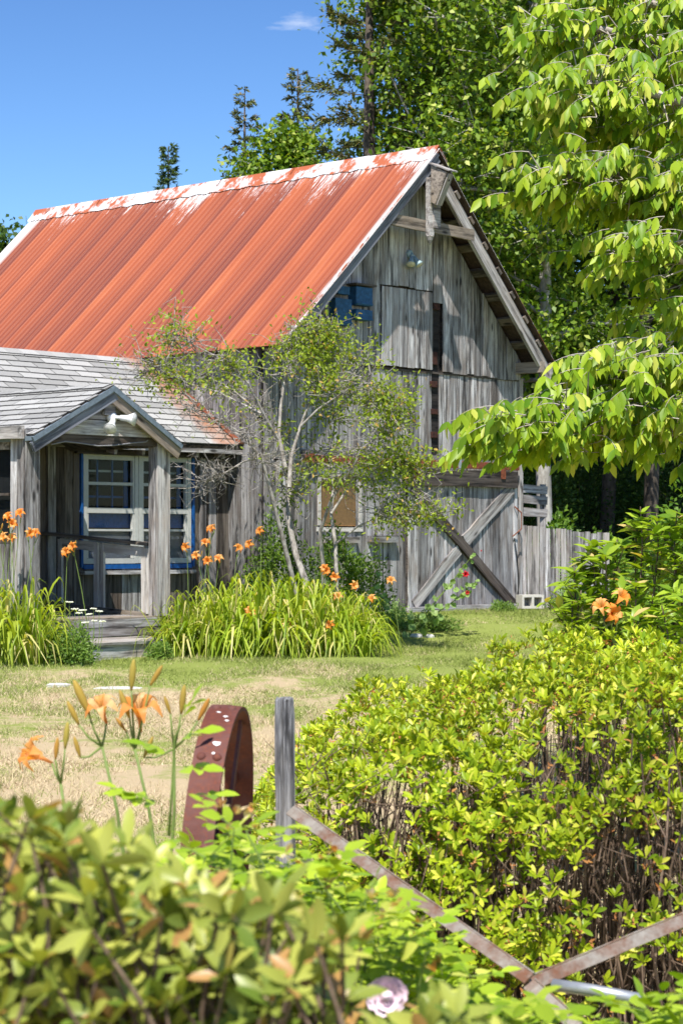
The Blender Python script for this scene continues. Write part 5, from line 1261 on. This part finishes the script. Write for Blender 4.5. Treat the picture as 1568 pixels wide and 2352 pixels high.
def rose():
    t = empty('rose_bush', (.1, 4.1, 0), 'sprawling rose bush with withered blooms under the iron bars', 'bush')
    xs = [300, 430, 520, 620, 700, 860, 960, 1060, 1150, 1250, 1350, 1568, 1700]; ys = [1990, 1925, 1895, 1865, 1950, 2035, 2095, 2205, 2285, 2330, 2340, 2275, 2270]
    n = 1500; D = rng.uniform(3.6, 4.65, n); px = rng.uniform(300, 1680, n); top = np.interp(px, xs, ys)
    py = top+12+rng.random(n)**.85*(620-.25*px.clip(0, 1100)); ok = ~((np.abs(px-888) < 60) & (np.abs(py-2285) < 60) & (D < 3.3)); px, py, D = px[ok], py[ok], D[ok]; n = len(px)
    C0 = np.stack([(px-CX)/FPX*D, D, CH+(HY-py)/FPX*D], 1)
    A = rng.normal(0, 1, (n, 3))*np.array([1, .8, .35])+np.array([0, -.3, .25]); P, d, nn = pinnate(C0, A, 2, .030); nn += np.array([0, -.25, .3])
    leaves('leaf', t, M_ROSE, RL, P, frames(d, nn), rng.uniform(.6, 1.2, len(P))*.044, 300)
    mb = MB()
    for i in range(n):
        e = Vector(C0[i]); a = Vector(A[i]).normalized(); mb.tube([e, e+a*.035, e+a*.068-Vector((0, 0, .004))], [.0012, .001, .0008], 3, False)
        if i % 3 == 0: b_ = e+Vector((random.uniform(-.12, .12), random.uniform(-.05, .1), -random.uniform(.1, .3))); mb.tube([b_, b_.lerp(e, .6), e], [.003, .0022, .0015], 4, False)
    for i in range(20):
        p = Vector((random.uniform(-.25, .7), random.uniform(3.9, 4.5), -.02)); e = Vector((p.x+random.uniform(-.15, .15), p.y, .42)); mb.tube([p, p.lerp(e, .5)+Vector((.04, 0, 0)), e], [.006, .004, .002], 5, False)
    # the tall shoot in front of the wheel
    sh = [PD(388, 1920, 4.3), PD(396, 1800, 4.3), PD(402, 1690, 4.3), PD(425, 1650, 4.3)]; mb.tube(sh, [.003, .0025, .002, .001], 5)
    mb.build('stems', M_STEM, t, True)
    Q = np.array([tuple(PD(x, y, 4.28)) for x, y in ((402, 1700), (400, 1730), (398, 1765), (410, 1668), (425, 1830), (380, 1850), (360, 1832), (330, 1838))]); AA = np.array([(.9, -.3, .35), (-.9, -.3, .3), (.9, -.2, .05), (.5, -.1, .9), (1, -.2, .1), (-1, -.2, .25), (-1, -.3, .2), (-.8, -.1, .4)], float)
    P, d, nn = pinnate(Q, AA, 2, .024); leaves('leaf', t, M_ROSE, RL, P, frames(d, nn+np.array([0, -.5, .2])), rng.uniform(.9, 1.15, len(P))*.045, 40, 'shoot_leaves')
    # withered blooms
    for x, y in ((505, 1855), (540, 1870), (520, 1905), (575, 1850), (585, 1905), (745, 1970), (770, 1960), (850, 2065), (880, 1840) if False else (905, 2062), (915, 2075), (940, 2090), (880, 2110), (965, 2120), (1010, 2215), (1000, 2235), (950, 2145), (700, 1990), (655, 1960), (760, 2030), (690, 2060), (590, 2060)):
        p = PD(x, y, random.uniform(3.5, 3.7)); mb = MB(); s = random.uniform(.009, .016)
        M0 = Vector((random.uniform(-.5, .5), -.6, random.uniform(-.3, .7)))
        for k in range(6):
            dd = (M0+Vector((random.gauss(0, .6), random.gauss(0, .5), random.gauss(0, .6)))).normalized(); M = frame(p, dd.cross(Vector((.3, .2, .8))), dd.cross(Vector((.1, .8, .3))))
            vs = [p, p+dd*s+M.col[0].xyz*s*.45, p+dd*s*1.7, p+dd*s-M.col[0].xyz*s*.45+Vector((0, 0, s*.3))]; mb.add(vs, [(0, 1, 2), (0, 2, 3)])
        mb.build('withered_bloom', M_CREAM, t)
    p = PD(888, 2285, 3.15)
    fl = empty  # pink rose: rings of cupped petals
    mb = MB()
    for ring, (rr, k, el) in enumerate(((.029, 8, .15), (.024, 7, .35), (.017, 6, .55), (.010, 4, .8))):
        for j in range(k):
            a = j*2*math.pi/k+ring*.5+random.uniform(-.35, .35); rr = rr*random.uniform(.85, 1.15); dd = Vector((math.cos(a), -el*.5, math.sin(a)+.15)).normalized(); side = dd.cross(Vector((0, -1, .1))).normalized(); vs = []
            for q in range(4):
                f = q/3; w_ = rr*.75*math.sin(math.pi*min(.9, f*.75+.15)); c = p+dd*rr*f*1.25+Vector((0, -.010*f*f, 0)); vs += [c-side*w_, c+Vector((0, .004, 0)), c+side*w_]
            mb.add(vs, [(q*3+i, q*3+i+1, q*3+i+4, q*3+i+3) for q in range(3) for i in range(2)])
    mb.lathe([(0, .012), (.008, .008), (.010, 0), (.006, -.008), (0, -.01)], frame(p+Vector((0, -.006, 0)), (1, 0, 0), (0, -1, .1)), 10)
    mb.build('pink_bloom', plain('pale_pink_petal', (.90, .70, .79), .6, nscale=60, amt=.12), t, True)
rose()
def near_lilies():
    D = 4.75
    plants = [
     ('daylily', 'orange daylily with the lowest open bloom, leftmost of the near ones', [((95, 1740), (150, 1900), (-.8, -.4, .45), .066)], [((128, 1745), (.1, 0, 1), .05), ((150, 1720), (.1, 0, 1), .06)]),
     ('daylily', 'near daylily with one open bloom and slanting buds, second from left', [((238, 1640), (300, 1950), (-.2, -.5, .8), .062)], [((205, 1640), (-.45, 0, 1), .085), ((182, 1665), (-.5, 0, 1), .06), ((185, 1740), (-.3, 0, 1), .05)]),
     ('daylily', 'near daylily with the largest open bloom and an upright bud above it', [((322, 1650), (385, 1960), (.0, -.45, .9), .080)], [((302, 1585), (.08, 0, 1), .072), ((298, 1650), (-.35, 0, 1), .07), ((345, 1575), (.6, 0, 1), .055), ((290, 1680), (-.6, 0, .8), .04)]),
     ('daylily', 'near budded daylily stalk without open bloom, nearest the iron wheel', [], [((416, 1640), (.12, 0, 1), .07), ((392, 1640), (-.35, 0, 1), .045), ((455, 1655), (.5, 0, 1), .06), ((330, 1740), (.45, 0, 1), .055)])]
    for i, (nm, lb, fl, bd) in enumerate(plants):
        root = [(150, 1960), (290, 2000), (365, 2010), (390, 2010)][i]; fork = [(140, 1800), (235, 1715), (310, 1720), (400, 1720)][i]
        dd = D+.12*i; b_ = PD(root[0], root[1], dd); g0 = Vector((b_.x+.02, b_.y, 0)); t = empty(nm, g0, lb, 'flower', 'near orange daylilies before the lawn'); mb = MB()
        fk = PD(*fork, dd); mb.tube([g0, b_, b_.lerp(fk, .5)+Vector((.006, 0, 0)), fk], [.005, .0042, .0038, .0032], 6)
        for ((x, y), _, face, s) in fl:
            p = PD(x, y, dd); f = Vector(face).normalized(); q = p-f*s*.42; mb.tube([fk, fk.lerp(q, .6)+Vector((0, 0, -.006)), q], [.003, .0026, .0026], 6); lily_flower(t, p, face, s, M_PEACH, sub=True)
        for ((x, y), dr, s) in bd:
            p = PD(x, y, dd-.02); mb.tube([fk, fk.lerp(p, .6)+Vector((0, 0, -.008)), p], [.003, .0025, .002], 6); bud(t, p, dr, s)
        mb.build('stalk', M_STEM, t, True)
near_lilies()

# ================================================================== right-hand shrubs
SL = [leaf_tmpl(.40, .2, -.15), leaf_tmpl(.44, .12, -.3)]
def stem_shrub(x0, x1, ytop, D, label, seed, ns=7, leaf=.10, z0=.0, prof=None):
    rs = np.random.default_rng(seed); t = empty('broadleaf_shrub', (PD((x0+x1)/2, 1500, D).x, D, 0), label, 'shrub', 'broadleaf shrubs at the right'); mb = MB(); Cc, A = [], []
    for i in range(ns):
        x = x0+(x1-x0)*(i+.5)/ns+rs.normal(0, 6); yt = (ytop+rs.uniform(0, 90)) if prof is None else prof(x)+rs.uniform(0, 35); tp = PD(x, yt, D+rs.uniform(-.3, .3)); b_ = Vector((tp.x+rs.uniform(-.08, .08), tp.y, 0)); pts = [b_.lerp(tp, f)+Vector((rs.normal(0, .012), rs.normal(0, .012), 0)) for f in (0, .3, .55, .75, .9, 1)]
        mb.tube(pts, [.009, .008, .006, .005, .004, .003], 5, False)
        for k in range(17):
            f = .25+.75*(k/17); j = min(4, int(f*5)); p = pts[j].lerp(pts[j+1], f*5-j)
            if k % 3 == 0 and k < 15:
                e = p+Vector((rs.normal(0, .045), rs.normal(0, .06), rs.uniform(.05, .14))); mb.tube([p, e], [.004, .002], 4, False); Cc.append(tuple(e)); A.append((e-p).normalized()+Vector((0, 0, .6)))
            Cc.append(tuple(p)); A.append(Vector((rs.normal(0, .2), -.1, 1)))
    Cc = np.array(Cc); A = np.array([tuple(a) for a in A]); A /= np.linalg.norm(A, axis=1, keepdims=True); P, d, nn = rosettes(Cc, A, 5, .7); mb.build('stems', BK_TWIG, t, True)
    leaves('leaf', t, M_SHRUB, SL, P, frames(d, nn), rs.uniform(.6, 1.15, len(P))*leaf, 300)
stem_shrub(1310, 1420, 1215, 9.9, 'broadleaf shrub with pale tips left of the two far right ones', 1, 6)
stem_shrub(1450, 1640, 1160, 10.2, 'tall broadleaf shrub at the right edge', 2, 9)
stem_shrub(1275, 1340, 1345, 9.5, 'short broadleaf shrub nearest the cinder block', 3, 3, .085)
stem_shrub(1400, 1590, 1330, 9.4, 'low dark broadleaf shrub behind the azalea at right', 4, 7, .085)
t = empty('daylily', (PD(1400, 1500, 9.2).x, 9.2, 0), 'pair of orange daylily blooms before the right-hand shrubs', 'flower', 'near orange daylilies before the lawn')
mb = MB()
for x, y, f in ((1382, 1400, (-.3, -.6, .6)), (1420, 1378, (.4, -.6, .6)), (1402, 1410, (.3, -.8, .1))):
    p = PD(x, y, 9.1); mb.tube([Vector((PD(1405, 1500, 9.2).x, 9.2, 0)), PD(1410, 1480, 9.15), p-Vector((0, 0, .04))], [.005, .004, .003], 5); lily_flower(t, p, f, .068, sub=True)
mb.build('stalk', M_STEM, t)

# ================================================================== hanging boughs of the near tree
def near_tree():
    t = empty('broadleaf_tree', (3.9, 12.3, .02), 'near tree with large drooping bright green leaves reaching in from the right', 'tree'); rs = np.random.default_rng(9); mb = MB()
    trunk = [Vector((3.9, 12.3, -.05)), Vector((3.87, 12.3, 1.6)), Vector((3.97, 12.3, 3.2)), Vector((3.85, 12.3, 4.8)), Vector((3.9, 12.3, 6.4))]; mb.tube(trunk, [.17, .14, .12, .10, .05], 10, False)
    # boughs: polyline (picture x,y), depth, number of sprays, vertical thickness of foliage
    B = [([(2000, 700), (1700, 160), (1500, 90), (1340, 60), (1260, 70)], 8.0, 84, 85), ([(2000, 500), (1650, 40), (1450, 0), (1330, -20)], 8.3, 60, 60),
         ([(2050, 700), (1650, 260), (1450, 200), (1330, 190), (1260, 215)], 7.8, 84, 80), ([(2000, 800), (1700, 380), (1500, 300), (1420, 290), (1340, 300)], 8.2, 54, 60),
         ([(2000, 900), (1650, 480), (1450, 400), (1350, 395), (1255, 415)], 7.7, 96, 60), ([(2000, 950), (1680, 560), (1560, 490), (1480, 470)], 8.1, 40, 60),
         ([(2000, 1000), (1650, 640), (1500, 560), (1415, 575)], 7.7, 50, 40), ([(2000, 1050), (1700, 780), (1600, 720), (1560, 720)], 7.9, 34, 45),
         ([(2000, 1100), (1650, 880), (1500, 830), (1450, 830), (1380, 850)], 7.6, 74, 55), ([(2000, 1150), (1650, 960), (1450, 920), (1300, 935), (1200, 965), (1140, 975)], 7.3, 118, 48),
         ([(2000, 1180), (1650, 1010), (1450, 985), (1350, 985), (1260, 1000)], 7.5, 56, 40), ([(2000, 600), (1750, 420), (1620, 380), (1540, 400)], 8.0, 40, 110), ([(2000, 300), (1750, 120), (1600, 120), (1480, 150)], 8.4, 60, 100)]
    P, Dd, Nn = [], [], []
    for pts, D, ns, vt in B:
        D *= 1.5
        L3 = [PD(x, y, D+.18*i) for i, (x, y) in enumerate(pts[::-1])][::-1]; L3[0] = Vector((3.9, 12.3, max(1.4, L3[0].z-.3))); k = len(L3); mb.tube(L3, [.034*(1-i/k)+.005 for i in range(k)], 6, False)
        for s in range(int(ns*1.55)):
            f = .30+.72*rs.random(); f = min(f, .999)*(k-1); j = int(f); p = L3[j].lerp(L3[j+1], f-j)
            q = p+Vector((rs.normal(0, .10), rs.normal(0, .24), -abs(rs.normal(0, vt/FPX*D*.55))+rs.normal(0, .045)+.06)); mb.tube([p, q], [.006, .003], 3, False)
            d = Vector((-.75+rs.normal(0, .55), -.35+rs.normal(0, .6), rs.uniform(-.35, .25))).normalized(); cur = q; side = d.cross(Z).normalized()
            tw = [q]
            for m_ in range(4):
                cur = cur+d*.042; d = (d+Vector((0, 0, -.14))).normalized(); tw.append(cur)
                for sg in (-1, 1):
                    P.append(tuple(cur)); l = side*sg*.5+d*.25+Vector((0, -.1, -1.0+rs.normal(0, .3)))+Vector(rs.normal(0, .15, 3)); Dd.append(tuple(l)); Nn.append((side.x*sg*.3+rs.normal(0, .35), -.75+rs.normal(0, .3), .55))
            P.append(tuple(cur)); Dd.append(tuple(d+Vector((0, 0, -.6)))); Nn.append((rs.normal(0, .3), -.6, .7)); mb.tube(tw, [.003, .0026, .0022, .0018, .0014], 3, False)
    P = np.array(P); n = len(P); mb.build('trunk', BK_PALE, t, True)
    tm = [leaf_tmpl(.38, .14, -.15, ((.12, .5), (.42, 1.0), (.76, .56))), leaf_tmpl(.42, .10, .1, ((.12, .5), (.42, 1.0), (.76, .56)))]
    leaves('leaf', t, M_ASH, tm, P, frames(np.array(Dd), np.array(Nn)), rs.uniform(.5, 1.2, n)**.8*.104, 300)
near_tree()

# ================================================================== render settings
S.render.engine = 'CYCLES'
S.cycles.max_bounces = 5; S.cycles.transparent_max_bounces = 12; S.cycles.diffuse_bounces = 2; S.cycles.glossy_bounces = 2; S.cycles.transmission_bounces = 3
